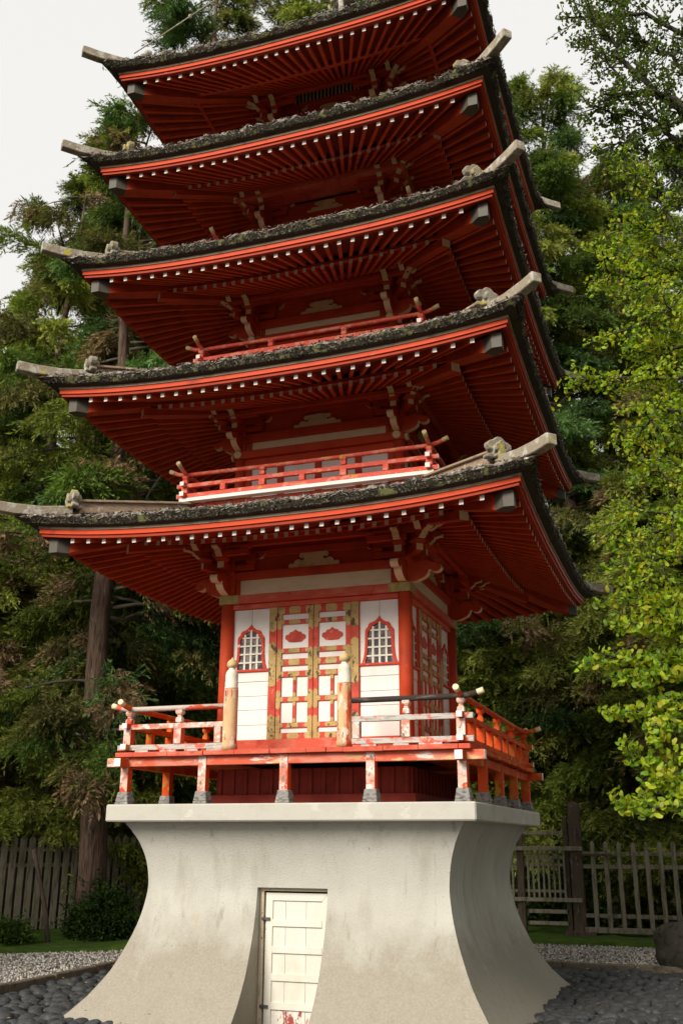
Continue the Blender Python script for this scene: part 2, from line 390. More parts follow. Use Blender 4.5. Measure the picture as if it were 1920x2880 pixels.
# ---- under-deck wall, posts, beams, deck boards
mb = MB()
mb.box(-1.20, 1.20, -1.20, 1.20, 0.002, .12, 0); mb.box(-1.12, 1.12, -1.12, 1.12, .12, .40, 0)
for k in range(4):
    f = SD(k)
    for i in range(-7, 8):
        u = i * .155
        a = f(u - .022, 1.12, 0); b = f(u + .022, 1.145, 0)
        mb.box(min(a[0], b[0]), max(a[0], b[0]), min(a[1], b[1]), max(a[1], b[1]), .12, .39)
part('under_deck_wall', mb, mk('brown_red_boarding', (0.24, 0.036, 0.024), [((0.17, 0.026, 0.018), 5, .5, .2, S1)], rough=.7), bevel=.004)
SIDEO = mk('sheltered_orange_red_face', (0.62, 0.070, 0.014), [((0.50, 0.05, 0.012), 5, .5, .2, S1), ((0.66, 0.36, 0.24), 18, .69, .03, S1)], rough=.6)
UND = MB(); UND.box(-.047, .047, -.047, .047, .125, .49, mis=[0, 0, 0, 1, 0, 0])
FT = MB(); FT.frus(0, 0, 0.001, .03, .078, .076); FT.frus(0, 0, .03, .13, .074, .060)
post = None
for k in range(4):
    f = SD(k)
    for i in range(4):
        u = -1.86 + .93 * i
        x, y, _ = f(u, 1.86, 0)
        fr = (k == 0 or (k == 1 and i == 0))
        key = 'a' if fr else 'b'
        if key == 'a' and (post is None or post[0] is None):
            p = part('deck_post', UND, [PEELF, SIDEO], (x, y, 0), 0, .005); obj('post_foot', FT, FOOT, p, bevel=.006)
            post = [p, None]
        elif key == 'b' and post[1] is None:
            p = part('deck_post', UND, [ORANGE, SIDEO], (x, y, 0), 0, .005); obj('post_foot', FT, FOOT, p, bevel=.006)
            post[1] = p
        else:
            pdup(post[0] if fr else post[1], (x, y, 0), RND.choice([0, R_(1), R_(-1)]) + (0 if k != 3 else 0))
ENDW = WHITE
BEAMP = mk('worn_red_beam_with_primer', (0.62, 0.115, 0.06), [((0.66, 0.22, 0.15), 4, .47, .12, (.6, .6, 1.5)), ((0.70, 0.42, 0.20), 5, .57, .07, (.5, .5, 2)), ((0.72, 0.60, 0.52), 7, .60, .05, (.4, .4, 1.5)), ((.20, .12, .09), 40, .70, .03, S1)], rough=.7, bump=.3)
for k in range(4):
    mb = MB()
    e = 2.08 if k % 2 == 0 else 2.06
    z0, z1 = (.395, .489) if k % 2 == 0 else (.385, .475)
    segs = [(-e, -1.813)] + [(-1.813 + .93 * i + .0, -1.907 + .93 * (i + 1)) for i in range(4)] + [(1.813, e)]
    for a, b in segs:
        q = [SD(k)(a, 1.90, z0), SD(k)(b, 1.825, z1)]
        mb.box(min(q[0][0], q[1][0]), max(q[0][0], q[1][0]), min(q[0][1], q[1][1]), max(q[0][1], q[1][1]), z0, z1, 0)
    for s in (-1, 1):
        q = [SD(k)(s * (e + .001), 1.902, z0), SD(k)(s * (e + .006), 1.823, z1)]
        mb.box(min(q[0][0], q[1][0]), max(q[0][0], q[1][0]), min(q[0][1], q[1][1]), max(q[0][1], q[1][1]), z0 + .002, z1 - .002, 1)
    part('deck_beam', mb, [BEAMP if k == 0 else ORANGE, ENDW], bevel=.003)
mb = MB()
rr = random.Random(3)
for k in range(4):
    x = -1.96
    while x < 1.95:
        w = rr.choice([.18, .22, .36, .40, .42]); x2 = min(x + w, 1.96)
        if 1.96 - x2 < .1: x2 = 1.96
        jz = rr.uniform(-.003, .003); jv = rr.uniform(-.008, .008)
        v0, v1 = 1.10, 1.965 + jv
        if k % 2 == 1:
            a, b = max(x, -1.955), min(x2, 1.955)
        else:
            a, b = x, x2
        q = [SD(k)(a + .002, v1, 0), SD(k)(b - .002, v0, 0)]
        if True:
            zz0, zz1 = .492 + jz - (.001 if k % 2 else 0), .540 + jz - (.002 if k % 2 else 0)
            mb.box(min(q[0][0], q[1][0]), max(q[0][0], q[1][0]), min(q[0][1], q[1][1]), max(q[0][1], q[1][1]), zz0, zz1, 0 if k == 0 else 1)
        x = x2
part('deck', mb, [FADED, ORANGE], bevel=.004)

# ---- railings
def railing(side, a, b, half, z, posts, struts, ext_a, ext_b, mats, top=.455, rr_=.029, grey=None):
    """mats: (top rail, mid rail, bottom rail, post, end, tip). z = underside of bottom rail. runs from u=a to u=b"""
    f = SD(side)
    def bx(m, u0, u1, v0, v1, z0, z1, mi=0):
        p, q = f(u0, v0, z0), f(u1, v1, z1)
        m.box(min(p[0], q[0]), max(p[0], q[0]), min(p[1], q[1]), max(p[1], q[1]), z0, z1, mi)
    odd = side % 2
    dz = .006 * odd
    m0 = MB(); bx(m0, a - ext_a, b + ext_b, half - .032, half + .032, z + .012 + dz, z + .068 + dz)
    for s, ex, e in ((-1, ext_a, a - ext_a), (1, ext_b, b + ext_b)):
        if ex: bx(m0, min(e, e + s * .006), max(e, e + s * .006), half - .034, half + .034, z + .010 + dz, z + .070 + dz, 1)
    uu = a + .1
    while uu < b - .15:
        w = RND.choice([.16, .2, .24]); bx(m0, uu, uu + w, half - .03, half + .03, z - .012, z + .0115, 0); uu += w + RND.choice([.10, .14, .18])
    R = part('railing', m0, [mats[2], mats[4]], bevel=.004)
    m1 = MB(); bx(m1, a - ext_a, b + ext_b, half - .028, half + .028, z + .235 + dz, z + .29 + dz)
    for s, ex, e in ((-1, ext_a, a - ext_a), (1, ext_b, b + ext_b)):
        if ex: bx(m1, min(e, e + s * .006), max(e, e + s * .006), half - .030, half + .030, z + .233 + dz, z + .292 + dz, 1)
    obj('middle_rail', m1, [mats[1], mats[4]], R, bevel=.004)
    m2 = MB(); zt = z + top + dz * 1.5
    pts = []
    if ext_a:
        pts += [f(a - ext_a * 2.1, half, zt + .05), f(a - ext_a * 1.1, half, zt + .018)]
    pts += [f(a, half, zt), f((a + b) / 2, half, zt), f(b, half, zt)]
    if ext_b: pts += [f(b + ext_b * 1.1, half, zt + .018), f(b + ext_b * 2.1, half, zt + .05)]
    m2.tube(pts, rr_, 10, 0, True, 1)
    for s, ex, e in ((-1, ext_a, a), (1, ext_b, b)):
        if ex: m2.tube([f(e + s * ex * 1.5, half, zt + .031), f(e + s * ex * 2.1, half, zt + .0515)], rr_ + .002, 10, 1, True, 1)
    obj('top_rail', m2, [mats[0], mats[5]], R)
    for u in posts:
        m3 = MB(); w = .046
        x, y, _ = f(u, half, 0)
        m3.box(x - w, x + w, y - w, y + w, z + .069, z + .234, mis=[0, 0, 0, 1, 0, 0])
        m3.box(x - w * .5, x + w * .5, y - w * .5, y + w * .5, z + .20, z + .32, 0)
        m3.box(x - w * .8, x + w * .8, y - w * .8, y + w * .8, z + .298, z + top - .115, 0)
        m3.frus(x, y, z + top - .115, z + top - .095, w * .8, w * .5)
        m3.box(x - w * .5, x + w * .5, y - w * .5, y + w * .5, z + top - .095, z + top - .075)
        m3.frus(x, y, z + top - .075, z + top - .06, w * .6, w * .86)
        m3.box(x - w * .86, x + w * .86, y - w * .86, y + w * .86, z + top - .06, z + top - .022, 0)
        obj('rail_post', m3, [mats[3], SIDEO], R, bevel=.005)
    for u in struts:
        m3 = MB(); x, y, _ = f(u, half, 0)
        m3.box(x - .038, x + .038, y - .038, y + .038, z + .069, z + .234, 0)
        obj('rail_strut', m3, mats[3], R, bevel=.004)
    return R
BLACKR = mk('blackened_top_rail', (0.045, 0.035, 0.03), [((0.13, 0.11, 0.095), 12, .55, .08, (.2, 1, 1)), ((0.55, 0.07, 0.04), 5, .66, .03, (.5, 1, 1))], rough=.85, bump=.4)
PALER = mk('pale_worn_top_rail', (0.52, 0.44, 0.38), [((0.60, 0.09, 0.04), 6, .53, .04, (.4, 1, 1)), ((0.24, 0.17, 0.13), 14, .60, .06, (.3, 1, 1))], rough=.85, bump=.4)
railing(0, -1.86, -.715, 1.86, .555, [-1.86, -1.245], [-.775], .11, 0, (PALER, PEELF, PEELG, PEELF, WHITE, CREAM))
railing(0, .725, 1.86, 1.86, .555, [1.30, 1.86], [.775], 0, .11, (BLACKR, PEELG, PEELG, PEELF, WHITE, CREAM))
side_m = (ORANGE, ORANGE, ORANGE, ORANGE, WHITE, CREAM)
for k in (1, 2, 3):
    railing(k, -1.86, 1.86, 1.86, .555, [-.93, 0, .93] + ([1.86] if k < 3 else []), [-1.395, -.465, .465, 1.395], .11, .11, side_m)
# two round newel posts with onion caps flanking the steps-side opening
nm = MB()
nm.lathe(0, 0, [(.084, .541), (.084, .60), (.077, .62), (.076, 1.165), (.074, 1.18)], 24)
N1 = part('newel_post', nm, NEWEL, (-.635, -1.88, 0))
cm = MB()
cm.lathe(0, 0, [(.074, 1.18), (.074, 1.20), (.069, 1.205), (.071, 1.255), (.067, 1.26), (.069, 1.33), (.062, 1.36), (.045, 1.385), (.034, 1.395), (.034, 1.41)], 24)
obj('newel_cap', cm, PALE, N1)
cm = MB()
cm.lathe(0, 0, [(.034, 1.41), (.052, 1.418), (.058, 1.44), (.054, 1.468), (.036, 1.492), (.014, 1.507), (.004, 1.525)], 24)
obj('onion_finial', cm, OCHRE, N1)
pdup(N1, (.648, -1.88, 0), R_(130))

# ---- first storey: columns, walls, doors, windows
ROOFR = [2.688, 2.642, 2.552, 2.48, 2.389]
F_ = [2.95, 4.676, 6.31, 7.85, 9.39]
BB = [1.09, 1.03, .94, .845, .745]
VL = [1.98, 1.94, 1.866, 1.78, 1.70]
HP = [None, 1.50, 1.42, 1.32, 1.22]
cm = MB(); cm.lathe(0, 0, [(.080, .541), (.080, 2.298)], 24)
C0 = part('corner_column', cm, RED, (1.09, -1.09, 0))
for x, y in ((-1.09, -1.09), (1.09, 1.09), (-1.09, 1.09)): pdup(C0, (x, y, 0))

def wall_mesh():
    m = MB()
    m.box(-1.03, 1.03, -1.055, -1.04, .55, 2.3, 1)
    for s in (-1, 1):
        c = s * .785
        a, b = c - .236, c + .236
        m.box(a, c - .002, -1.072, -1.055, 1.524, 2.238, 0); m.box(c + .002, b, -1.072, -1.055, 1.524, 2.238, 0)
        for z0, z1 in ((.722, .887), (.891, 1.057), (1.061, 1.215), (1.219, 1.380)):
            m.box(a, b, -1.070, -1.055, z0, z1, 0)
        m.box(a, b, -1.074, -1.055, 1.384, 1.497, 0)
    return m
wm = wall_mesh()
W0 = part('wall', wm, [WHITE, DARK], bevel=.0025)
sm = MB(); sm.box(-1.02, 1.02, -1.135, -1.05, .60, .72); sm.box(-1.05, 1.05, -1.16, -1.05, .541, .60)
sill = obj('sill_beam', sm, FADED, W0, bevel=.006)
nk = MB(); nk.box(-1.02, 1.02, -1.115, -1.05, 2.240, 2.297)
obj('lintel_beam', nk, FADED, W0, bevel=.005)
for k in (1, 2, 3): pdup(W0, (0, 0, 0), ROT[k])
# bell-shaped windows
half = [(0, 2.055), (.018, 2.028), (.045, 2.003), (.080, 1.985), (.112, 1.978), (.128, 1.955), (.132, 1.935), (.152, 1.918), (.166, 1.895), (.168, 1.83), (.168, 1.74), (.173, 1.66), (.184, 1.59), (.205, 1.526)]
ihalf = [(0, 2.005), (.010, 1.990), (.030, 1.970), (.062, 1.952), (.085, 1.943), (.097, 1.925), (.102, 1.908), (.118, 1.893), (.134, 1.875), (.136, 1.82), (.136, 1.74), (.140, 1.67), (.150, 1.60), (.170, 1.526)]
def sym(h): return [(x, z) for x, z in h] + [(-x, z) for x, z in reversed(h[1:])]
O, I = sym(half), sym(ihalf)
def window_parts():
    fr = MB(); n = len(O)
    if True:
        vs = [(x, -1.094, z) for x, z in O] + [(x, -1.094, z) for x, z in I] + [(x, -1.072, z) for x, z in O] + [(x, -1.072, z) for x, z in I]
        fs = []
        for i in range(n - 1):
            if i == len(half) - 1: continue
            fs += [(i, n + i, n + i + 1, i + 1), (i, i + 1, 2 * n + i + 1, 2 * n + i), (n + i, 3 * n + i, 3 * n + i + 1, n + i + 1)]
        fs += [(n - 1, 2 * n - 1, n, 0), (n - 1, 0, 2 * n, 3 * n - 1), (2 * n - 1, 4 * n - 1, 3 * n, n)]
        fr.add(vs, fs)
    fr.box(-.236, .236, -1.098, -1.056, 1.499, 1.524)
    pn = MB(); pn.add([(x, -1.0745, z) for x, z in I], [tuple(range(len(I) - 1, -1, -1))])
    lt = MB()
    def xin(z):
        return float(np.interp(z, [p[1] for p in reversed(ihalf)], [p[0] for p in reversed(ihalf)]))
    def ztop(x):
        return float(np.interp(abs(x), [p[0] for p in ihalf[:8]], [p[1] for p in ihalf[:8]]))
    for x in (-.078, 0, .078):
        lt.box(x - .012, x + .012, -1.084, -1.0755, 1.525, ztop(abs(x) + .008) - .001)
    for z in (1.605, 1.703, 1.80, 1.895):
        w = xin(z + .008)
        lt.box(-w, w, -1.088, -1.0765, z - .009, z + .009)
    return fr, pn, lt
fr, pn, lt = window_parts()
win = part('window', pn, GLASS, (-.785, 0, 0))
obj('window_frame', fr, mk('window_frame_red_paint', (0.60, 0.06, 0.03), [((0.78, 0.62, 0.56), 14, .60, .05, S1)], rough=.6), win)
obj('lattice', lt, mk('off_white_lattice_paint', (.78, .73, .62), rough=.6), win)
for k in range(4):
    for s in (-1, 1):
        if k == 0 and s == -1: continue
        x, y, _ = SD(k)(s * .785, 0, 0)
        pdup(win, (x, y, 0), ROT[k])
# double doors
ZR = [(2.146, 2.238), (2.026, 2.080), (1.689, 1.745), (1.545, 1.621), (1.417, 1.481), (1.134, 1.192), (.845, .901), (.722, .789)]
def zig(m, x0, x1, z0, z1, y0, y1, mi, hz=True):
    """plate with a small point at both ends"""
    if hz:
        zc = (z0 + z1) / 2; d = .012
        pts = [(x0, z0), (x1, z0), (x1 + d, zc), (x1, z1), (x0, z1), (x0 - d, zc)]
    else:
        xc = (x0 + x1) / 2; d = .014
        pts = [(x0, z0), (xc, z0 - d), (x1, z0), (x1, z1), (xc, z1 + d), (x0, z1)]
    m.prism(pts, lambda p, q, w: (p, w, q), y0, y1, mi)
def leaf():
    m = MB(); g = MB()
    w = .45
    m.box(.002, w - .002, -1.075, -1.055, .722, 2.238, 1)                       # white panel field
    m.box(.003, .058, -1.097, -1.075, .7225, 2.2375, 0); m.box(w - .062, w - .003, -1.097, -1.075, .7225, 2.2375, 0)
    for z0, z1 in ZR: m.box(.058, w - .062, -1.094, -1.075, z0, z1, 0)
    m.box(.205, .245, -1.092, -1.075, 1.192, 1.417, 0); m.box(.205, .245, -1.092, -1.075, .901, 1.134, 0)
    for x0, x1 in ((.004, .057), (w - .061, w - .004)):
        for z0, z1 in ((1.985, 2.236), (1.40, 1.73), (1.07, 1.25), (.724, .96)):
            g.box(x0, x1, -1.1005, -1.0972, z0, z1)
            zc = (x0 + x1) / 2
            for zz, s in ((z0, -1), (z1, 1)):
                if .73 < zz < 2.2: g.prism([(x0, zz), (x1, zz), (zc, zz + s * .022)], lambda p, q, w_: (p, w_, q), -1.1, -1.0973, 0)
    for z0, z1 in ZR:
        for x0, x1 in ((.060, .082), (.155, .275), (w - .088, w - .065)):
            zig(g, x0, x1, z0 + .003, z1 - .003, -1.0975, -1.0942, 0)
    for z0, z1 in ((1.375, 1.415), (1.194, 1.235), (1.09, 1.132), (.903, .945)):
        g.box(.206, .244, -1.0955, -1.0922, z0, z1)
    cl = MB()
    c0, zc = .222, 1.880
    q = [(0, .085), (.018, .070), (.035, .058), (.062, .055), (.074, .045), (.080, .028), (.105, .026), (.124, .012), (.128, -.008), (.120, -.028), (.098, -.040), (.090, -.052), (.072, -.062), (.0, -.066)]
    pts = [(c0 + x, zc + z) for x, z in q] + [(c0 - x, zc + z) for x, z in reversed(q[1:-1])]
    cl.prism(pts, lambda p, q_, w_: (p, w_, q_), -1.083, -1.0755, 0)
    return m, g, cl
DRED = mk('door_rail_faded_red', (0.55, 0.075, 0.045), [((0.66, 0.24, 0.18), 16, .62, .05, S1), ((0.40, 0.05, 0.03), 6, .5, .15, S1)], rough=.6, bump=.2)
m, g, cl = leaf()
D1 = bpy.data.objects.new('double_door', None); COL.objects.link(D1); D1.parent = PAG; D1.location = (0, 0, ZS); D1.empty_display_size = .1
for s_ in (-1, 1):
    fm = MB(); a, b = sorted((s_ * .453, s_ * .548))
    fm.box(a, b, -1.105, -1.055, .7215, 2.2385, 0)
    for z0, z1 in ((1.97, 2.237), (1.33, 1.80), (.723, .97)):
        pts = [(a + .001, z0), (b - .001, z0), (b - .001, z1), (a + .001, z1)]
        if z0 > .73: pts.insert(1, ((a + b) / 2, z0 - .03))
        if z1 < 2.2: pts.insert(-1, ((a + b) / 2, z1 + .03))
        fm.prism(pts, lambda p, q, w: (p, w, q), -1.1085, -1.1052, 1)
    obj('door_frame', fm, [DRED, GOLD], D1, bevel=.002)
m.v += g.v; o_ = len(m.v) - len(g.v); m.f += [tuple(i + o_ for i in f) for f in g.f]; m.m += [2] * len(g.f); m.sm += g.sm
for x_ in (-.451, .001):
    obj('door_leaf', m, [DRED, WHITE, GOLD], D1, (x_, 0, 0)); obj('cloud_panel', cl, DRED, D1, (x_, 0, 0))
for k in (1, 2, 3): pdup(D1, (0, 0, 0), ROT[k])

# ---- head beams, friezes, bands, bracket sets per storey
def arcs(cx, cz, r, a0, a1, n=6):
    return [(cx + r * math.cos(R_(a0 + (a1 - a0) * i / n)), cz + r * math.sin(R_(a0 + (a1 - a0) * i / n))) for i in range(n + 1)]
hq = [(.320, 0)] + arcs(.285, .022, .033, -40, 150, 6) + arcs(.195, .045, .055, 20, 130, 5) + [(.125, .085), (.118, .12)] + arcs(.150, .145, .033, -120, 120, 7) + [(.10, .185)]
CLOUD = hq + [(-x, z) for x, z in reversed(hq)]
nose_pts = [(0, 0), (.127, 0), (.165, .010), (.20, .024), (.235, .037), (.262, .058), (.282, .085), (.288, .112), (.300, .126), (.313, .122), (.325, .106), (.350, .096), (.377, .093), (.405, .100), (.428, .118), (.438, .145),
            (.425, .172), (.38, .193), (.32, .210), (.27, .232), (.20, .235), (.15, .215), (.115, .235), (.10, .272), (0, .272)]
arm3 = [(0, .43), (.285, .43), (.305, .425), (.325, .440), (.330, .452), (.350, .458), (.362, .478), (.368, .492), (.392, .492), (.405, .503), (.430, .500), (.452, .512), (.455, .53), (.42, .55), (.385, .58), (0, .58)]
arm4 = [(0, .60), (0, .505), (.40, .505), (.42, .500), (.455, .520), (.475, .545), (.51, .550), (.54, .575), (.56, .60)]
TH = .046
fy = lambda p, q, w: (w, -p, q)
nm = MB(); nm.prism(nose_pts, fy, -TH, TH, 0, [1 if 0 <= i <= 15 else 0 for i in range(len(nose_pts))])
a2 = MB()
a2.prism([(0, .286), (.20, .286), (.245, .300), (.265, .300), (.265, .375), (0, .375)], fy, -.042, .042, 0, [0, 0, 0, 1, 0, 0])
a2.frus(0, -.225, .376, .412, .042, .070); a2.box(-.070, .070, -.295, -.155, .412, .428)
a2d = MB()
a2d.prism([(0, .286), (.28, .286), (.33, .300), (.35, .300), (.35, .375), (0, .375)], fy, -.042, .042, 0, [0, 0, 0, 1, 0, 0])
a2d.frus(0, -.31, .376, .412, .042, .070); a2d.box(-.070, .070, -.38, -.24, .412, .428)
a3 = MB(); a3.prism(arm3, fy, -.040, .040, 0, [1 if 1 <= i <= 12 else 0 for i in range(len(arm3))])
a3d = MB(); a3d.prism([(p * 1.30 if p > .1 else p, q) for p, q in arm3], fy, -.040, .040, 0, [1 if 1 <= i <= 12 else 0 for i in range(len(arm3))])
a4 = MB(); a4.prism(arm4, lambda p, q, w: (.27 + w, .12 - p * 1.2, q), -.036, .036, 0, [0, 0, 1, 1, 1, 1, 1, 1, 0])
a4b = MB(); a4b.prism(arm4, lambda p, q, w: (-.12 + p * 1.2, -.27 + w, q + .0015), -.036, .036, 0, [0, 0, 1, 1, 1, 1, 1, 1, 0])
core = MB()
core.box(-.10, .0, -.075, .075, .0, .285, 0); core.box(-.074, .074, .0, .10, .0, .284, 0)
core.frus(0, 0, .20, .285, .06, .095)
core.box(-.08, .08, -.08, .08, .285, .60, 0)
def lat(m, rot):
    """arms lying along the wall, running away from the corner"""
    def g(x0, x1, y0, y1, z0, z1):
        if rot: m.box(min(-y0, -y1), max(-y0, -y1), min(-x0, -x1), max(-x0, -x1), z0 + .001, z1 + .001)
        else: m.box(x0, x1, y0, y1, z0, z1)
    g(-.34, -.08, -.055, .03, .30, .375); g(-.36, -.24, -.075, .03, .385, .428); g(-.335, -.265, -.055, .03, .376, .385)
    g(-.40, -.08, -.050, .03, .43, .50)
    g(-.36, .10, -.305, -.235, .43, .50)
    g(-.38, -.26, -.325, -.215, .505, .545)
    g(.10 - .48, .10, -.30, -.24, .55, .60)
lat(core, 0); lat(core, 1)
scr = MB()
scr.prism([(.36, .430), (.40, .432), (.44, .450), (.475, .480), (.49, .52), (.46, .52), (.36, .52)], lambda p, q, w: (-p, w, q), -.05, .03, 0, [1, 1, 1, 1, 0, 0, 0])
scr2 = MB()
scr2.prism([(.36, .431), (.40, .433), (.44, .451), (.475, .481), (.49, .52), (.46, .52), (.36, .52)], lambda p, q, w: (-w, p, q), -.05, .03, 0, [1, 1, 1, 1, 0, 0, 0])
br = part('bracket_set', core, RED, (1.09, -1.09, 2.41), bevel=.004)
obj('carved_nose', nm, [RED, CREAM], br); obj('carved_nose', nm, [RED, CREAM], br, rz=R_(90))
for mesh_, rz_ in ((a2, 0), (a2, 90), (a2d, 45), (a3, 0), (a3, 90), (a3d, 45), (a4, 0), (a4b, 0), (scr, 0), (scr2, 0)):
    obj('bracket_arm', mesh_, [RED, CREAMD if mesh_ is not a2 and mesh_ is not a2d else CREAM], br, rz=R_(rz_))
PINKR = mk('sunlit_salmon_red_rail', (0.66, 0.10, 0.065), [((0.72, 0.24, 0.16), 14, .52, .08, (.6, .6, 1)), ((0.62, 0.32, 0.05), 10, .62, .05, S1), ((0.78, 0.62, 0.52), 40, .67, .03, S1)], rough=.65, bump=.3)  # salmon red with paler and orange patches
OFS = [0, 0, 0, .06, .20]
for k in range(5):
    B, F, r = BB[k], F_[k], ROOFR[k]
    F0 = F; F = F + OFS[k]
    if k == 0: hb0, hb1, fz, bz, b20, b21 = 2.300, 2.400, 2.590, 2.690, 2.86, 2.95
    else: hb0, hb1, fz, bz, b20, b21 = F - .51, F - .41, F - .29, F - .18, F + .03, F + .10
    zb = hb1 + .008 + (.03 if k == 3 else 0)
    sc = (1, 1, 1) if k == 0 else (.86, .86, .86)
    for c in range(4):
        if k == 0 and c == 0: continue
        x, y = [(B, -B), (B, B), (-B, B), (-B, -B)][c]
        pdup(br, (x, y, zb), ROT[c], sc)
    for s in range(4):
        f = SD(s)
        m = MB()
        ex = B + (.08 if s % 2 == 0 else -.08)
        vv = B + .08
        dz = .0 if s % 2 == 0 else .002
        def bx(m, u0, u1, v0, v1, z0, z1, mi=0):
            p, q = f(u0, v0, z0), f(u1, v1, z1)
            m.box(min(p[0], q[0]), max(p[0], q[0]), min(p[1], q[1]), max(p[1], q[1]), z0, z1, mi)
        bx(m, -ex, ex, B - .06, vv, hb0 + dz, hb1 - dz, 0)
        hb = part('head_beam', m, [FADED if k == 0 else RED], bevel=.006)
        gm = MB()
        if k == 0:
            for sg in (-1, 1):
                gm = MB()
                a, b = sorted((sg * (vv + .004), sg * (vv - .235)))
                bx(gm, a, b, vv + .001, vv + .0045, hb0 - .002, hb1 + .002, 0)
                t = sg * (vv - .235)
                p = [(t, hb0 - .001), (t, hb1 + .001), (t - sg * .02, hb1 - .02), (t - sg * .005, (hb0 + hb1) / 2), (t - sg * .02, hb0 + .02)]
                if sg < 0: p = p[::-1]
                gm.prism(p, lambda P_, Q_, w: f(P_, w, Q_), vv + .001, vv + .0042, 0)
                obj('corner_plate', gm, GOLDD, hb)
        else:
            for sg in (-1, 1):
                gm = MB(); gm.tube([f(sg * B, vv - .02, (hb0 + hb1) / 2), f(sg * B, vv + .035, (hb0 + hb1) / 2)], .048, 16)
                obj('beam_end_cap', gm, CREAMD, hb)
        # frieze, band, upper panel
        m = MB(); bx(m, -B + .07, B - .07, B - .05, B + .012, hb1 - .01, fz + .01, 0)
        fz_o = part('frieze_board', m, CREAM)
        m = MB(); bx(m, -B - (.0 if s % 2 else .05), B + (.0 if s % 2 else .05), B - .05, B + .052, fz, bz, 0)
        for sg in (-1, 1):
            a, b = sorted((sg * (B - .10), sg * (B - .155))); bx(m, a, b, B - .04, B + .03, hb1 + .001, fz - .001, 0)
        m.box(*(lambda p, q: (min(p[0], q[0]), max(p[0], q[0]), min(p[1], q[1]), max(p[1], q[1])))(f(-B + .05, B - .05, 0), f(B - .05, B - .01, 0)), bz - .02, F + .25, 0)
        bx(m, -B + .06, B - .06, B - .04, B + .035, b20, b21, 0)
        bnd = part('band_beam', m, [RED], bevel=.005)
        m = MB()
        sc_ = 1.0 if k == 0 else .98 * (B / 1.03)
        m.prism([(x * sc_, z * (1 if k == 0 else .86) + bz + .001) for x, z in CLOUD], lambda P_, Q_, w: f(P_, w, Q_), B + .012, B + .034, 0)
        obj('cloud_ornament', m, CREAMD, bnd)
        if k in (1, 4) and s in (0, 2) or k == 4:
            m = MB(); u0, u1 = (.02, .52) if k == 1 else (-.50, .50)
            bx(m, u0, u1, B + .02, B + .025, F + .105, F + .25, 1)
            nn = int((u1 - u0) / .055)
            for i in range(nn + 1):
                u = u0 + (u1 - u0) * i / nn
                bx(m, u - .009, u + .009, B + .025, B + .045, F + .105, F + .25, 0)
            part('vent_grille', m, [CREAMD, DARK])
        m = MB(); e = B + .30 - (.03 if s % 2 else 0)
        zp = F0 + [-.10, -.10, -.10, -.055, -.01][k] - .046 + (VL[k] - B - .27) * [.30, .30, .32, .42, .55][k]
        bx(m, -e, e, B + .24, B + .30, zp - .06, zp - .002, 0)
        part('eave_purlin', m, [RED], bevel=.005)
    if k > 0:
        # platform, railing, wall between platform and head beam
        z0 = F_[k - 1] + .44; hp = HP[k]; zr = F_[k - 1] + .612
        m = MB(); m.box(-hp + .03, hp - .03, -hp + .03, hp - .03, z0 - .35, F_[k - 1] + .552)
        part('platform', m, [FADED], bevel=.005)
        m = MB()
        for s in range(4):
            f = SD(s); e = hp + (.075 if s % 2 == 0 else .0)
            p, q = f(-e, hp - .02, 0), f(e, hp + .075, 0)
            zz = F_[k - 1] + .555 + (.001 if s % 2 else 0)
            m.box(min(p[0], q[0]), max(p[0], q[0]), min(p[1], q[1]), max(p[1], q[1]), zz, zz + .045 - (.002 if s % 2 else 0))
        part('platform_edge_board', m, [WHITE], bevel=.003)
        hr = hp + .02
        for s in range(4):
            f = SD(s)
            def bx(m, u0, u1, v0, v1, z0_, z1_, mi=0):
                p, q = f(u0, v0, z0_), f(u1, v1, z1_)
                m.box(min(p[0], q[0]), max(p[0], q[0]), min(p[1], q[1]), max(p[1], q[1]), z0_, z1_, mi)
            d = .004 * (s % 2); ext = .10
            m = MB(); bx(m, -hr - ext, hr + ext, hr - .026, hr + .026, zr + d, zr + .052 + d)
            for sg in (-1, 1):
                a, b = sorted((sg * (hr + ext), sg * (hr + ext + .006))); bx(m, a, b, hr - .029, hr + .029, zr - .002 + d, zr + .055 + d, 1)
            R = part('railing', m, [PINKR, WHITE], bevel=.004)
            m = MB(); bx(m, -hr - ext, hr + ext, hr - .024, hr + .024, zr + .130 + d, zr + .180 + d)
            for sg in (-1, 1):
                a, b = sorted((sg * (hr + ext), sg * (hr + ext + .006))); bx(m, a, b, hr - .027, hr + .027, zr + .128 + d, zr + .182 + d, 1)
            obj('middle_rail', m, [PINKR, WHITE], R, bevel=.004)
            zt = zr + .30 + d * 3
            m = MB()
            m.tube([f(-hr - .22, hr, zt + .07), f(-hr - .1, hr, zt + .02), f(-hr, hr, zt), f(0, hr, zt - .01), f(hr, hr, zt), f(hr + .1, hr, zt + .02), f(hr + .22, hr, zt + .07)], .025, 10, 0, True, 1)
            for sg in (-1, 1): m.tube([f(sg * (hr + .15), hr, zt + .041), f(sg * (hr + .222), hr, zt + .0708)], .0275, 10, 1)
            obj('top_rail', m, [PINKR, OCHRE], R)
            for u in (-hr / 3, hr / 3, hr):
                x, y, _ = f(u, hr, 0); m = MB()
                m.box(x - .038, x + .038, y - .038, y + .038, zr + .053, zr + .129)
                m.box(x - .018, x + .018, y - .018, y + .018, zr + .12, zr + .19)
                m.box(x - .032, x + .032, y - .032, y + .032, zr + .186, zr + .235); m.frus(x, y, zr + .235, zr + .25, .024, .036); m.box(x - .036, x + .036, y - .036, y + .036, zr + .25, zr + .282)
                obj('rail_post', m, PINKR, R, bevel=.004)
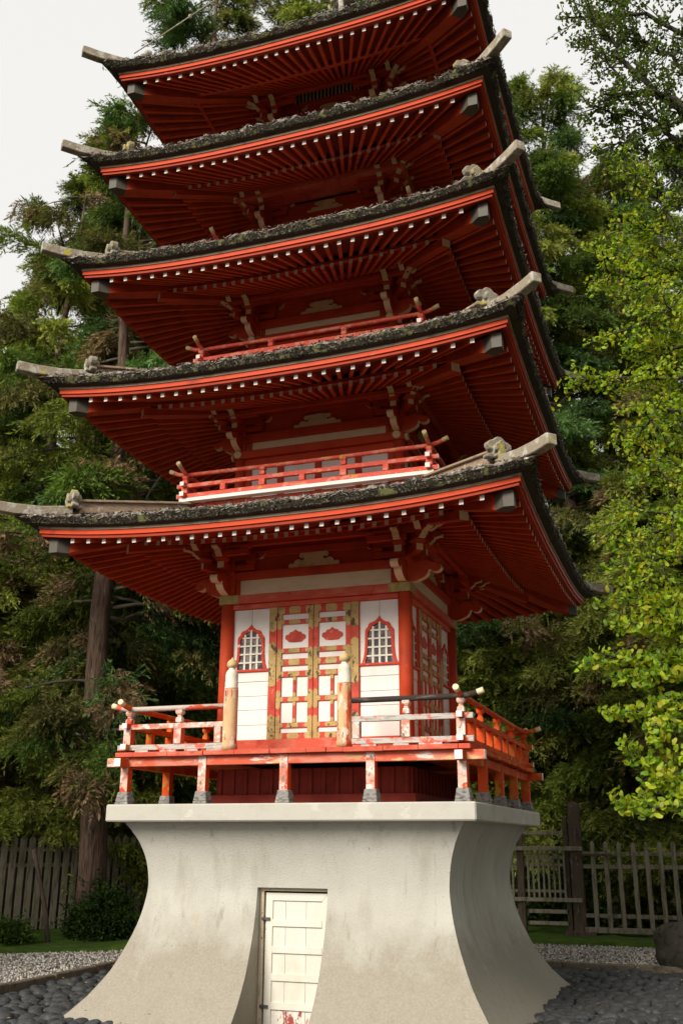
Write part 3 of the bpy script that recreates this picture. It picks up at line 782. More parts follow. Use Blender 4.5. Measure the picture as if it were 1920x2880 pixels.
            for u in (-hr * 2 / 3, 0, hr * 2 / 3):
                x, y, _ = f(u, hr, 0); m = MB(); m.box(x - .034, x + .034, y - .034, y + .034, zr + .053, zr + .129)
                obj('rail_strut', m, PINKR, R, bevel=.004)
            # storey wall
            zl, zh = F_[k - 1] + .552, hb0
            m = MB(); bx(m, -B + .04, B - .04, B - .05, B - .03, zl, zh, 1)
            bx(m, -B + .05, B - .05, B - .03, B + .02, zh - .085, zh - .001, 0); bx(m, -B + .05, B - .05, B - .03, B + .03, zl, zl + .07, 0)
            for u in (-.90, -.48, 0, .50, .90):
                bx(m, u * B - .04, u * B + .04, B - .03, B - .005, zl + .07, zh - .086, 0)
            wl = part('wall', m, [RED, WHITE], bevel=.003)
            m = MB()
            for u in (-.90, -.48, -.25, 0, .25, .50, .90):
                bx(m, u * B - .055, u * B + .055, B - .004, B + .003, zh - .125, zh - .087, 0)
            obj('wall_plate', m, GOLDD, wl)
        cm = MB(); cm.lathe(0, 0, [(.066, F_[k - 1] + .55), (.066, hb0)], 20)
        cc = part('corner_column', cm, RED, (B, -B, 0))
        for x, y in ((-B, -B), (B, B), (-B, B)): pdup(cc, (x, y, 0))

# ---- the five roofs
def ts_(i): 
    s = i / 13 * .80
    return s * (1 + .156 * s * s)
TS = [ts_(i) for i in range(-13, 14)]
more = [MB(), ]                                    # every rafter beyond the hundred that show largest
rest = more[0]
def bent(m, f, t, w, v0, z0, v1, z1, h, mi_side, mi_end):
    """a rafter lying radially: inner end (v0,z0) to outer end (v1,z1); z = underside"""
    vs = []
    for v, z in ((v0, z0), (v1, z1)):
        for du, dzz in ((-w, 0), (w, 0), (w, h), (-w, h)):
            vs.append(f(t * v + du, v, z + dzz))
    m.add(vs, [(0, 3, 2, 1)], mi_side); m.add(vs, [(4, 5, 6, 7)], mi_end)
    m.add(vs, [(0, 1, 5, 4), (1, 2, 6, 5), (2, 3, 7, 6), (3, 0, 4, 7)], mi_side)
WISP = mk('pale_bark_fibre', (.55, .48, .40), rough=.9)
INFA = mk('inner_fascia_red', (0.36, 0.034, 0.008), [((0.29, 0.026, 0.008), 4, 0.5, 0.2, S1), ((0.66, 0.30, 0.20), 12, 0.70, 0.03, S1)], rough=.55)  # weaker light on this lower board is put into its darker red
WEND = mk('white_rafter_end_paint', (0.88, 0.84, 0.76), [((0.70, 0.62, 0.48), 14, .58, .08, S1)], rough=.6)
WENDI = mk('cream_rafter_end_paint', (0.80, 0.73, 0.58), [((0.68, 0.58, 0.40), 16, .56, .08, S1)], rough=.6)
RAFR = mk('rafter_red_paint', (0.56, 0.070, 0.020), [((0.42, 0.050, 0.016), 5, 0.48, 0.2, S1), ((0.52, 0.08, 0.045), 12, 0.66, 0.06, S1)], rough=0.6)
SOFR = mk('soffit_board_red', (0.18, 0.022, 0.010), [((0.11, 0.015, 0.009), 4, 0.5, 0.2, S1)], rough=0.7)  # red darkened so the recess above the rafters reads as shade
ROOFS = []
NT = 120
for k in range(5):
    r, F, B, vl = ROOFR[k], F_[k], BB[k], VL[k]
    FM = F - .15
    hin = HP[k + 1] - .03 if k < 4 else .05
    zin = F + .46 if k < 4 else F + 1.25
    def up(t): return .15 * min(abs(t), 1.02) ** 2.6
    # bark mass
    m = MB()
    for s in range(4):
        f = SD(s); vs = []; ncol = 0
        for i in range(NT + 1):
            t = -1 + 2 * i / NT
            c = abs(t) ** 8; u_ = up(t)
            rings = [(r + .004, FM + u_ + .028, 0), (r + .075 + .03 * c, FM + u_ + .043, 0), (r + .085 + .04 * c, FM + u_ + .052, .3),
                     (r + .092 + .06 * c, FM + u_ + .078 - .008 * c, .45), (r + .097 + .085 * c, FM + u_ + .104 - .016 * c, .5), (r + .100 + .11 * c, FM + u_ + .132 - .028 * c, .7),
                     (r + .086 + .12 * c, FM + u_ + .158 - .035 * c, 1.1), (r + .05 + .11 * c, FM + u_ + .172 - .03 * c, 1)]
            vo = r + .05 + .11 * c
            for q in (.07, .16, .28, .42, .6, .8, 1):
                v = vo + (hin - vo) * q
                zm = F + .03 + (zin - F - .03) * (.75 * q + .25 * q * q)
                rings.append((v, zm + (u_ - .04 * c) * (1 - q) ** 1.15, .5 * (1 - q)))
            ncol = len(rings)
            for j, (v, z, a) in enumerate(rings):
                if a:
                    p = Vector(f(t * v, v, z))
                    q_ = p * 7; n1 = noise.fractal(q_ + Vector((k * 9, 0, 0)), 1, 2, 4); n2 = noise.noise(p * 28 + Vector((0, k * 5, 0)))
                    n3 = noise.noise(p * 3.1 + Vector((0, 0, k * 3)))
                    big = 1.9 if k >= 3 else 1.0
                    v += a * (.020 * n1 + .012 * n2) * big
                    z += a * (.022 * n1 + .012 * n2 + .016 * n3) * big * (1 if j >= 4 else .25)
                vs.append(f(t * v, v, z))
        o = len(m.v); m.v += vs
        for i in range(NT):
            for j in range(ncol - 1):
                a, b = o + i * ncol + j, o + (i + 1) * ncol + j
                m.f.append((a, b, b + 1, a + 1)); m.m.append(0 if j < 1 else 1 if j < 5 else 2); m.sm.append(j < 1)
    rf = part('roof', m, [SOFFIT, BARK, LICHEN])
    ROOFS.append(rf)
    # ragged bits of bark and moss along the edges
    rg = random.Random(20 + k); m = MB()
    for i in range(1000):
        s = rg.choice([0, 0, 1, 1, 3]); t = rg.uniform(-1.0, 1.0); c = abs(t) ** 8
        v = r + .10 + .10 * c + rg.uniform(-.02, .012); zt = FM + up(t) + (.168 if rg.random() < .6 else rg.uniform(.07, .16)) - .03 * c
        L = rg.uniform(.010, .036); w = rg.uniform(.003, .010)
        p = Vector(SD(s)(t * v, v, zt)); 
        d = Vector((rg.gauss(0, 1), rg.gauss(0, 1), rg.gauss(0, .5))).normalized(); e = d.cross(Vector((rg.gauss(0, 1), rg.gauss(0, 1), rg.gauss(0, 1)))).normalized()
        m.add([p - d * L, p + e * w, p + d * L, p - e * w], [(0, 1, 2, 3)], 0 if rg.random() < .62 else 1)
    for i in range(150):
        s = rg.choice([0, 0, 1]); t = rg.uniform(-.95, .95); v = r + .10; zt = FM + up(t) + .155
        a = Vector(SD(s)(t * v, v + .012, zt)); pts_ = [a]
        for j in range(4):
            du = rg.gauss(0, .03); a = a + Vector(SD(s)(du, rg.gauss(0, .004), -rg.uniform(0, .022))); pts_.append(a)
        m.tube(pts_, .0022, 3, 2)
    tag(obj('bark_scraps', m, [BARK, LICHEN, WISP], rf), kind='stuff')
    # strip, fascia, inner board
    for nm_, va, vb, za, zb_, mt in (('edge_strip', -.03, .012, .002, .030, TAUPE), ('fascia', -.045, .0, -.050, 0, BRIGHT), ('inner_fascia', -.070, -.018, -.086, -.046, INFA)):
        m = MB()
        for s in range(4):
            f = SD(s); vs = []; n = 60
            for i in range(n + 1):
                t = -1 + 2 * i / n
                for v, z in ((r + va, za), (r + vb, za), (r + vb, zb_), (r + va, zb_)):
                    vs.append(f(t * v, v, FM + up(t) + z))
            o = len(m.v); m.v += vs
            for i in range(n):
                for j in range(4):
                    a, b = o + i * 4 + j, o + i * 4 + (j + 1) % 4
                    m.f.append((a, a + 4, b + 4, b)); m.m.append(0); m.sm.append(False)
        obj(nm_, m, mt, rf)
    # soffit boards above the rafters, upper field and lower field, with the board between
    LS_ = [.30, .30, .32, .42, .55][k]
    zl = F + [-.10, -.10, -.10, -.055, -.01][k]                                     # centre of the lower rafter ends at the middle
    def zu(v, t): return FM - .133 + up(t) * (v / r) ** 1.5 + (r - .075 - v) * .375
    def zlo(v, t): return zl - .046 + up(t) * .60 * (v / vl) ** 1.5 + (vl - v) * LS_
    RH = .058
    m = MB()
    for s in range(4):
        f = SD(s); n = 40
        for (va, vb, zf) in ((vl - .04, r - .05, lambda v, t: zu(v, t) + RH), (B + .02, vl, lambda v, t: zlo(v, t) + RH)):
            vs = []
            for i in range(n + 1):
                t = -1 + 2 * i / n
                for q in (0, .5, 1):
                    v = va + (vb - va) * q
                    vs.append(f(t * v, v, zf(v, t)))
            m.add(vs, [(i * 3 + j, i * 3 + j + 1, (i + 1) * 3 + j + 1, (i + 1) * 3 + j) for i in range(n) for j in range(2)], 0)
        vs = []
        for i in range(n + 1):
            t = -1 + 2 * i / n
            for v, z in ((vl - .06, zlo(vl, t) + RH + .002), (vl - .01, zlo(vl, t) + RH + .002), (vl - .01, zu(vl, t) + .004), (vl - .06, zu(vl, t) + .004)):
                vs.append(f(t * v, v, z))
        for i in range(n):
            for j in range(4):
                m.add([vs[i * 4 + j], vs[(i + 1) * 4 + j], vs[(i + 1) * 4 + (j + 1) % 4], vs[i * 4 + (j + 1) % 4]], [(0, 1, 2, 3)], 1)
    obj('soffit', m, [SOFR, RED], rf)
    for s in range(4):
        f = SD(s)
        for t in TS:
            for kind_ in (0, 1):
                single = k == 0 and (s == 0 or (s == 1 and (kind_ == 0 or t < .60)))
                mm = MB() if single else rest
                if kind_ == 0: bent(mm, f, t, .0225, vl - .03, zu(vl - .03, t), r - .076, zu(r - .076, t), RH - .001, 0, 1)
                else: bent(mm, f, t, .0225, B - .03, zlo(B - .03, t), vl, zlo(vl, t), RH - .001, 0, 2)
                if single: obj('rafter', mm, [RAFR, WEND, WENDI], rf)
    # hips: lower and upper hip rafters, ridge boards, beast, tip; built for the front right corner then turned
    q2 = math.sqrt(2); e_ = Vector((1, -1, 0)) / q2; n_ = Vector((1, 1, 0)) / q2
    def dg(h, z, w): p = e_ * (h * q2) + n_ * w; return (p.x, p.y, z)
    dz = F - 2.95
    hr_ = []
    m = MB()
    lz = zl - 2.85 + .0
    m.prism([(B, 2.795 + lz + (vl - B) * LS_), (vl + .0, 2.795 + lz), (vl, 2.895 + lz), (B, 2.895 + lz + (vl - B) * LS_)], lambda p, q, w: dg(p, q, w), -.052, .052, 0, [0, 1, 0, 0])
    zt_ = 2.853 + dz; zb2 = 2.690 + dz; c_ = .105; hh = r - .085
    def plan(a, b, z0a, z1a, z0b, z1b, mi):
        # a = back, b = front station on the diagonal, square cut
        vs = [dg(a, z0a, -.074), dg(a, z0a, .074), dg(a, z1a, .074), dg(a, z1a, -.074), dg(b, z0b, -.074), dg(b, z0b, .074), dg(b, z1b, .074), dg(b, z1b, -.074)]
        m.add(vs, [(0, 1, 2, 3), (4, 7, 6, 5), (0, 4, 5, 1), (1, 5, 6, 2), (2, 6, 7, 3), (3, 7, 4, 0)], mi)
    plan(vl - .06, hh - .14, zb2 + .225, zt_ + .19, zb2 + .002, zt_ - .002, 0)
    pts = [dg(hh - .15, 0, -.0755), (hh - c_, -hh, 0), (hh, -hh, 0), (hh, -hh + c_, 0), dg(hh - .15, 0, .0755)]
    m.prism([(p[0], p[1]) for p in pts], lambda p, q, w: (p, q, w), zb2 - .004, zt_, 2)
    hip = obj('hip_rafter', m, [RED, WENDI, METAL], rf)
    hi0 = (HP[k + 1] - .0) if k < 4 else .1
    zr0 = 3.505 + dz if k < 4 else zin + .03
    h1 = 2.40 - (2.688 - r)
    sl_ = .19 if k < 4 else (zr0 - (3.33 + dz)) / (h1 - hi0)
    m = MB()
    m.prism([(hi0, zr0 - .15), (h1, zr0 - .15 - (h1 - hi0) * sl_), (h1 + .0, zr0 - .028 - (h1 - hi0) * sl_), (hi0, zr0 - .028)], lambda p, q, w: dg(p, q, w), -.05, .05, 0)
    m.prism([(hi0 - .02, zr0 - .027), (h1 + .02, zr0 - .027 - (h1 - hi0) * sl_), (h1 + .02, zr0 - (h1 - hi0) * sl_), (hi0 - .02, zr0)], lambda p, q, w: dg(p, q, w), -.085, .085, 1)
    ridge = obj('hip_ridge', m, [RIDGEW, RIDGEW], rf, bevel=.004)
    m = MB(); h2 = r + .365
    m.prism([(h1 + .05, 3.14 + dz), (h1 + .30, 3.09 + dz), (h2 - .15, 3.075 + dz), (h2, 3.085 + dz), (h2, 3.19 + dz), (h2 - .02, 3.20 + dz), (h2 - .15, 3.193 + dz), (h1 + .30, 3.205 + dz), (h1 + .05, 3.26 + dz)], lambda p, q, w: dg(p, q, w), -.055, .055, 0)
    tip = obj('ridge_tip', m, TIPW, rf, bevel=.008)
    m = MB()
    bh = [(.0, 0), (.155, 0), (.165, .030), (.130, .045), (.085, .050), (.070, .075), (.085, .098), (.115, .092), (.128, .105), (.145, .135), (.138, .168), (.110, .188), (.070, .200), (.045, .225), (.02, .238)]
    bo = bh[1:] + [(-x, z) for x, z in reversed(bh[1:])]
    m.prism([(x, 3.225 + dz + z) for x, z in bo], lambda p, q, w: dg(h1 + w, q, p), .02, .075, 0)
    m.prism([(x * .55, 3.225 + dz + z * .8) for x, z in bo], lambda p, q, w: dg(h1 + w, q, p), -.01, .105, 0)
    beast = obj('roof_beast', m, LION, rf, bevel=.014)
    for c in (1, 2, 3):
        for o in (hip, ridge, tip, beast): dup(o, rf, (0, 0, 0), ROT[c])
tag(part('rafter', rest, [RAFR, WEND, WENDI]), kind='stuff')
# finial mast, its stay wire, and the small pale ornament on the top roof's front slope
m = MB(); zt = F_[4] + 1.2
m.lathe(0, 0, [(.30, zt), (.30, zt + .18), (.20, zt + .22), (.09, zt + .4), (.05, zt + .5), (.04, zt + 3.4), (.005, zt + 3.6)] , 16)
for i in range(7): m.lathe(0, 0, [(.045, zt + .75 + i * .32), (.22 - i * .02, zt + .80 + i * .32), (.22 - i * .02, zt + .83 + i * .32), (.045, zt + .86 + i * .32)], 16)
part('spire_finial', m, METAL)
m = MB()
a, b = Vector((-2.27, -2.27, 9.82)), Vector((-.05, -.05, 13.9))
m.tube([a + (b - a) * (i / 10) for i in range(11)], .008, 6)
p = a + (b - a) * .235; m.lathe(p.x, p.y, [(.008, p.z - .035), (.028, p.z - .01), (.028, p.z + .012), (.008, p.z + .035)], 8)
part('stay_wire', m, TIPW)
m = MB()
m.tube([(.60, -2.38, 9.50), (.58, -2.38, 9.58), (.62, -2.38, 9.66), (.72, -2.38, 9.70), (.82, -2.38, 9.66), (.90, -2.38, 9.60)], [.012, .02, .026, .03, .024, .010], 8)
m.tube([(.76, -2.38, 9.42), (.75, -2.38, 9.55), (.74, -2.38, 9.70), (.74, -2.38, 9.80)], [.05, .035, .035, .02], 8)
part('eave_ornament', m, TIPW)

# ================================================================ the setting
GZ = 0.10                                          # gravel and soil level around the stone bed
KX0, KX1, KY0, KY1 = -3.93, 3.85, -16.0, 3.85
SOIL = mk('dark_garden_soil', (0.035, 0.028, 0.018), [((0.06, 0.05, 0.03), 3, .5, .2, S1), ((0.02, 0.02, 0.012), 15, .5, .2, S1)], rough=.95, bump=.5, bscale=30)
m = MB()
B4 = 400
o4 = [(-B4, -B4), (B4, -B4), (B4, B4), (-B4, B4)]
k4 = [(KX0, KY0), (KX1, KY0), (KX1, KY1), (KX0, KY1)]
vs = [(x, y, GZ) for x, y in o4] + [(x, y, GZ) for x, y in k4] + [(x, y, -.05) for x, y in k4]
m.add(vs, [(0, 1, 5, 4), (1, 2, 6, 5), (2, 3, 7, 6), (3, 0, 4, 7), (4, 5, 9, 8), (5, 6, 10, 9), (6, 7, 11, 10), (7, 4, 8, 11), (8, 9, 10, 11)])
tag(obj('ground', m, SOIL), kind='structure')
KERB = mk('mossy_stone_kerb', (0.16, 0.13, 0.095), [((0.08, 0.065, 0.045), 8, .5, .15, S1), ((0.10, 0.10, 0.035), 5, .60, .1, S1)], rough=.95, bump=.5, bscale=40)
m = MB()
rg = random.Random(4)
def kerb_run(x0, y0, x1, y1):
    L = math.hypot(x1 - x0, y1 - y0); n = int(L / .9); dx, dy = (x1 - x0) / L, (y1 - y0) / L
    for i in range(n):
        a, b = L * i / n + .004, L * (i + 1) / n - .004
        j = rg.uniform(-.012, .012); zt = GZ + .035 + rg.uniform(-.008, .008)
        px, py = -dy * .055, dx * .055
        A = (x0 + dx * a + -dy * j, y0 + dy * a + dx * j); Bq = (x0 + dx * b - dy * j, y0 + dy * b + dx * j)
        m.add([(A[0] - px, A[1] - py, -.06), (Bq[0] - px, Bq[1] - py, -.06), (Bq[0] + px, Bq[1] + py, -.06), (A[0] + px, A[1] + py, -.06),
               (A[0] - px, A[1] - py, zt), (Bq[0] - px, Bq[1] - py, zt), (Bq[0] + px, Bq[1] + py, zt), (A[0] + px, A[1] + py, zt)],
              [(0, 3, 2, 1), (4, 5, 6, 7), (0, 1, 5, 4), (1, 2, 6, 5), (2, 3, 7, 6), (3, 0, 4, 7)])
kerb_run(KX0, -9, KX0, KY1 - .06); kerb_run(KX0 - .05, KY1, KX1 + .05, KY1); kerb_run(KX1, KY1 - .06, KX1, -9)
tag(obj('kerb', m, KERB, bevel=.012), kind='structure')

# gravel path: sheet plus loose white and grey chips where it can be seen
EDGE = [(-9.5, -9), (-8.3, -4), (-7.2, 0), (-6.2, 1.95), (-4.7, 3.05), (-3.2, 4.7), (-1.5, 6.0), (1.1, 6.45), (3.1, 6.6), (7, 6.8), (10, 6.6)]
m = MB()
ip = [(KX0 - .05, -9), (KX0 - .05, -4), (KX0 - .05, 0), (KX0 - .05, 1.9), (KX0 - .05, 3.0), (KX0 - .05, KY1 + .05), (-1.5, KY1 + .05), (1.1, KY1 + .05), (3.1, KY1 + .05), (KX1 + .05, KY1 + .05), (10, KY1 + .05)]
vs = [(x, y, GZ + .004) for x, y in EDGE] + [(x, y, GZ + .004) for x, y in ip]
n = len(EDGE)
m.add(vs, [(i, n + i, n + i + 1, i + 1) for i in range(n - 1)])
m.add([(KX1 + .05, KY1 + .05, GZ + .004), (KX1 + .05, -9, GZ + .004), (10, -9, GZ + .004), (10, KY1 + .05, GZ + .004)], [(0, 1, 2, 3)])
GRAVB = mk('grey_gravel_bed', (0.20, 0.18, 0.15), [((0.45, 0.42, 0.38), 60, .52, .06, S1), ((0.06, 0.055, 0.05), 75, .52, .06, S1)], rough=.95, bump=.6, bscale=90)
tag(obj('path', m, GRAVB), kind='structure')
rng = np.random.default_rng(5)
def inpoly(px, py, poly):
    r = np.zeros(len(px), bool); j = len(poly) - 1
    for i in range(len(poly)):
        xi, yi = poly[i]; xj, yj = poly[j]
        c = ((yi > py) != (yj > py)) & (px < (xj - xi) * (py - yi) / (yj - yi + 1e-12) + xi)
        r ^= c; j = i
    return r
OCT = np.array([[1, 0, 0], [0, 1, 0], [-1, 0, 0], [0, -1, 0], [0, 0, 1], [0, 0, -1], ], float)
OF = np.array([[0, 1, 4], [1, 2, 4], [2, 3, 4], [3, 0, 4], [1, 0, 5], [2, 1, 5], [3, 2, 5], [0, 3, 5]])
def rotm(n, rg):
    q = rg.normal(size=(n, 4)); q /= np.linalg.norm(q, axis=1)[:, None]
    w, x, y, z = q.T
    return np.stack([np.stack([1 - 2 * (y * y + z * z), 2 * (x * y - z * w), 2 * (x * z + y * w)], -1),
                     np.stack([2 * (x * y + z * w), 1 - 2 * (x * x + z * z), 2 * (y * z - x * w)], -1),
                     np.stack([2 * (x * z - y * w), 2 * (y * z + x * w), 1 - 2 * (x * x + y * y)], -1)], -2)
poly = EDGE + ip[::-1]
pt = rng.uniform([-7.8, -2.2], [4.8, 6.9], size=(60000, 2))
keep = inpoly(pt[:, 0], pt[:, 1], poly) & ((pt[:, 0] < -3.9) | (pt[:, 0] > .4))
pt = pt[keep][:26000]
n = len(pt)
sz = rng.uniform(.011, .026, (n, 1, 1)) * np.array([1, .8, .55])
V = np.einsum('nij,nkj->nki', rotm(n, rng), OCT[None] * sz) + np.c_[pt, np.full(n, GZ + .008) + rng.uniform(0, .014, n)][:, None, :]
Fc = (OF[None] + 6 * np.arange(n)[:, None, None]).reshape(-1, 3)
cl = np.array([[.62, .58, .52], [.50, .47, .43], [.30, .27, .24], [.12, .11, .105], [.70, .66, .60], [.40, .33, .26]])[rng.integers(0, 6, n)] * rng.uniform(.8, 1.05, (n, 1))
CHIP = mk('gravel_chip_stone', (.5, .5, .5), rough=.85, attr='tint')
tag(arr_obj('gravel', V.reshape(-1, 3), Fc, CHIP, colors=np.repeat(cl, 8, 0)), kind='stuff')

# moss lawn beyond the path (mounded sheet plus short blades)
m = MB()
def moss_z(x, y): return GZ + .03 + .05 * max(0, fbm(x * .8, y * .8, 0) + .35) + .03 * noise.noise(Vector((x * 3, y * 3, 1)))
gx = np.linspace(-12, 9, 85); gy = np.linspace(-3, 14, 70)
def edge_y(x): return float(np.interp(x, [-7.2, -6.2, -4.7, -3.2, -1.5, 1.1, 3.1, 7, 10], [0, 1.95, 3.05, 4.7, 6.0, 6.45, 6.6, 6.8, 6.6]))
vs = []; 
for x in gx:
    e = edge_y(x) if x > -7.2 else np.interp(x, [-12, -9.5, -8.3, -7.2], [-14, -9, -4, 0])
    for j in range(60):
        q = (j / 59) ** 1.6; y = e + q * (15 - e)
        vs.append((x, y, (GZ + .002) if j == 0 else moss_z(x, y)))
m.add(vs, [(i * 60 + j, (i + 1) * 60 + j, (i + 1) * 60 + j + 1, i * 60 + j + 1) for i in range(len(gx) - 1) for j in range(59)], 0, True)
MOSS = mk('green_moss', (0.045, 0.085, 0.010), [((0.075, 0.12, 0.014), 4, .5, .15, S1), ((0.03, 0.045, 0.012), 9, .56, .12, S1), ((0.04, 0.03, 0.018), 2, .62, .12, S1)], rough=.95, bump=.8, bscale=70)
tag(obj('moss_lawn', m, MOSS), kind='stuff')

# rounded river stones filling the bed inside the kerb
def stone_mesh(seed):
    rg = random.Random(seed); me = MB(); n1, n2 = 12, 7
    vs = [(0, 0, -1)]
    for i in range(1, n2):
        ph = -math.pi / 2 + math.pi * i / n2
        for j in range(n1):
            th = 2 * math.pi * j / n1
            p = Vector((math.cos(ph) * math.cos(th), math.cos(ph) * math.sin(th), math.sin(ph)))
            vs.append(p * (1 + .10 * noise.noise(p * 1.2 + Vector((seed, 0, 0)))))
    vs.append((0, 0, 1)); e = len(vs) - 1; fs = []
    for j in range(n1): fs.append((0, 1 + (j + 1) % n1, 1 + j)); fs.append((e, 1 + (n2 - 2) * n1 + j, 1 + (n2 - 2) * n1 + (j + 1) % n1))
    for i in range(n2 - 2):
        for j in range(n1): fs.append((1 + i * n1 + j, 1 + i * n1 + (j + 1) % n1, 1 + (i + 1) * n1 + (j + 1) % n1, 1 + (i + 1) * n1 + j))
    me.add([tuple(v) for v in vs], fs, 0, True)
    return me
STM = [mk('slate_grey_river_stone_%s' % n_, c, [((c[0] * 1.6, c[1] * 1.6, c[2] * 1.6), 18, .52, .12, S1), ((.16, .155, .14), 40, .66, .05, S1)], rough=.6, bump=.25, bscale=60, spec=.3) for n_, c in
       (('dark', (.024, .025, .026)), ('mid', (.040, .041, .042)), ('light', (.085, .085, .080)), ('blue', (.034, .040, .046)))]
def px_of(p):
    d = Vector(p) - Vector(CAMP); w = d.dot(fw)
    if w < .3: return None
    return (960 + FPX * d.dot(r2) / w, 1440 - FPX * d.dot(u2) / w, w)
SMB = [stone_mesh(i) for i in range(5)]
cand = []
rg = random.Random(11)
def put(x, y, s, z):
    a = s * rg.uniform(.85, 1.35)
    return (x, y, z, a, a * rg.uniform(.68, .92), a * rg.uniform(.42, .58), rg.uniform(0, 6.28), rg.uniform(-.25, .25), rg.uniform(-.25, .25))
y = -6.0
while y < KY1 - .06:
    x = KX0 + .1
    while x < KX1 - .06:
        xx, yy = x + rg.uniform(-.035, .035), y + rg.uniform(-.035, .035)
        if max(abs(xx), abs(yy)) > 2.18: cand.append(put(xx, yy, .088, rg.uniform(-.02, .045)))
        x += .135
    y += .115
vis = []; hid = []
for c in cand:
    q = px_of(c[:3])
    (vis if q and -40 < q[0] < 1960 and q[1] < 2950 else hid).append((q[2] if q else 99, c))
# not behind the base
def hidden(c):
    d = Vector((c[0], c[1])) - Vector(CAMP[:2])
    for i in range(1, 40):
        p = Vector(CAMP[:2]) + d * (i / 40)
        if max(abs(p.x), abs(p.y)) < 1.6: return True
    return False
v2 = [x for x in vis if not hidden(x[1])]; hid += [x for x in vis if hidden(x[1])]
v2.sort(key=lambda x: x[0])
hid += v2[300:]; v2 = v2[:300]
protos = {}
for d_, c in v2:
    i, j = rg.randrange(5), rg.choice([0, 0, 1, 1, 1, 2, 3])
    if (i, j) not in protos:
        o = obj('river_stone', SMB[i], STM[j]); protos[(i, j)] = o
    else:
        o = protos[(i, j)].copy(); COL.objects.link(o)
    o.location = c[:3]; o.scale = c[3:6]; o.rotation_euler = (c[7], c[8], c[6])
    tag(o, "smooth dark grey river stone in the bed around the pagoda's concrete foot", 'stone', 'river stones inside the kerb')
m = MB()
for d_, c in hid:
    s = SMB[rg.randrange(5)]
    T = Matrix.Translation(c[:3]) @ Matrix.Rotation(c[6], 4, 'Z') @ Matrix.Diagonal((c[3], c[4], c[5], 1))
    o = len(m.v); m.v += [tuple(T @ Vector(p)) for p in s.v]
    m.f += [tuple(i + o for i in f) for f in s.f]; m.m += s.m; m.sm += s.sm
tag(obj('river_stones', m, STM[1]), kind='stuff')

# big boulder at the right edge
def boulder(name, loc, sx, sy, sz, seed, mat, label):
    m = MB(); n1, n2 = 28, 16; vs = []
    for i in range(n2 + 1):
        ph = -math.pi / 2 + math.pi * i / n2
        for j in range(n1):
            th = 2 * math.pi * j / n1
            p = Vector((math.cos(ph) * math.cos(th), math.cos(ph) * math.sin(th), math.sin(ph)))
            k_ = 1 + .22 * noise.noise(p * 1.4 + Vector((seed, 0, 0))) + .06 * noise.noise(p * 5 + Vector((seed, 3, 0)))
            vs.append((p.x * sx * k_, p.y * sy * k_, max(-.1, p.z * sz * k_ + sz * .55)))
    m.add(vs, [(i * n1 + j, i * n1 + (j + 1) % n1, (i + 1) * n1 + (j + 1) % n1, (i + 1) * n1 + j) for i in range(n2) for j in range(n1)], 0, True)
    o = obj(name, m, mat, None, loc); tag(o, label, 'rock'); return o
boulder('boulder', (3.78, 4.25, GZ), .68, .55, .42, 3, mk('dark_boulder_stone', (0.045, 0.04, 0.032), [((0.09, 0.08, 0.05), 4, .52, .15, S1), ((0.02, 0.02, 0.016), 12, .5, .15, S1)], rough=.9, bump=.6, bscale=20), 'big dark rounded boulder behind the kerb at the right edge')

# ---- fences
WOODG = mk('mossy_grey_fence_wood', (0.23, 0.20, 0.145), [((0.12, 0.105, 0.07), 9, .50, .12, (2, 2, .3)), ((0.13, 0.14, 0.05), 4, .58, .1, (1, 1, .4)), ((0.30, 0.26, 0.19), 14, .64, .06, (2, 2, .25)), ((0.03, 0.025, 0.02), 20, .66, .04, (2, 2, .2))], rough=.9, bump=.4)
WOODB = mk('brown_fence_wood', (0.085, 0.062, 0.045), [((0.05, 0.036, 0.026), 10, .50, .12, (2, 2, .3)), ((0.24, 0.20, 0.15), 16, .62, .06, (2, 2, .25))], rough=.9, bump=.4)
def zw(z): return z + ZS
def beam(m, x0, x1, y0, y1, z0, z1): m.box(x0, x1, y0, y1, zw(z0), zw(z1))
# right: picket fence at y = 8.3
FR_ = root('picket_fence', 'sparse weathered picket fence with wide gaps, right of the tall gate post', 'fence', (2.6, 8.3, GZ))
def fob(name, mb, mat, par, bevel=.004):
    o = obj(name, mb, mat, par, (-par.location.x, -par.location.y, -par.location.z), 0, bevel); return o
rg = random.Random(8)
for i in range(13):
    x = 2.0 + .2385 * i
    m = MB(); w = .040; l = rg.uniform(-.008, .012)
    top = -.352 + rg.uniform(-.01, .01)
    m.box(x - w + l, x + w + l, 8.262, 8.298, zw(-1.83), zw(top - .04)); m.frus(x + l, 8.28, zw(top - .04), zw(top), w, .006, 0, .018, .006)
    p = fob('picket', m, WOODG, FR_)
for z0, z1 in ((-.60, -.53), (-.825, -.755), (-1.67, -1.60)):
    m = MB(); beam(m, 1.80, 5.0, 8.299, 8.345, z0, z1); fob('rail', m, WOODG, FR_)
m = MB(); beam(m, 1.78, 5.0, 8.22, 8.36, -1.92, -1.83); fob('bottom_beam', m, WOODG, FR_)
m = MB(); beam(m, 1.75, 2.35, 8.20, 8.26, -.60, -.565); fob('iron_strap', m, WOODB, FR_)
for x in (3.05, 4.6):
    m = MB(); beam(m, x, x + .3, 8.2, 8.4, -2.0, -1.921); fob('footing', m, WOODB, FR_)
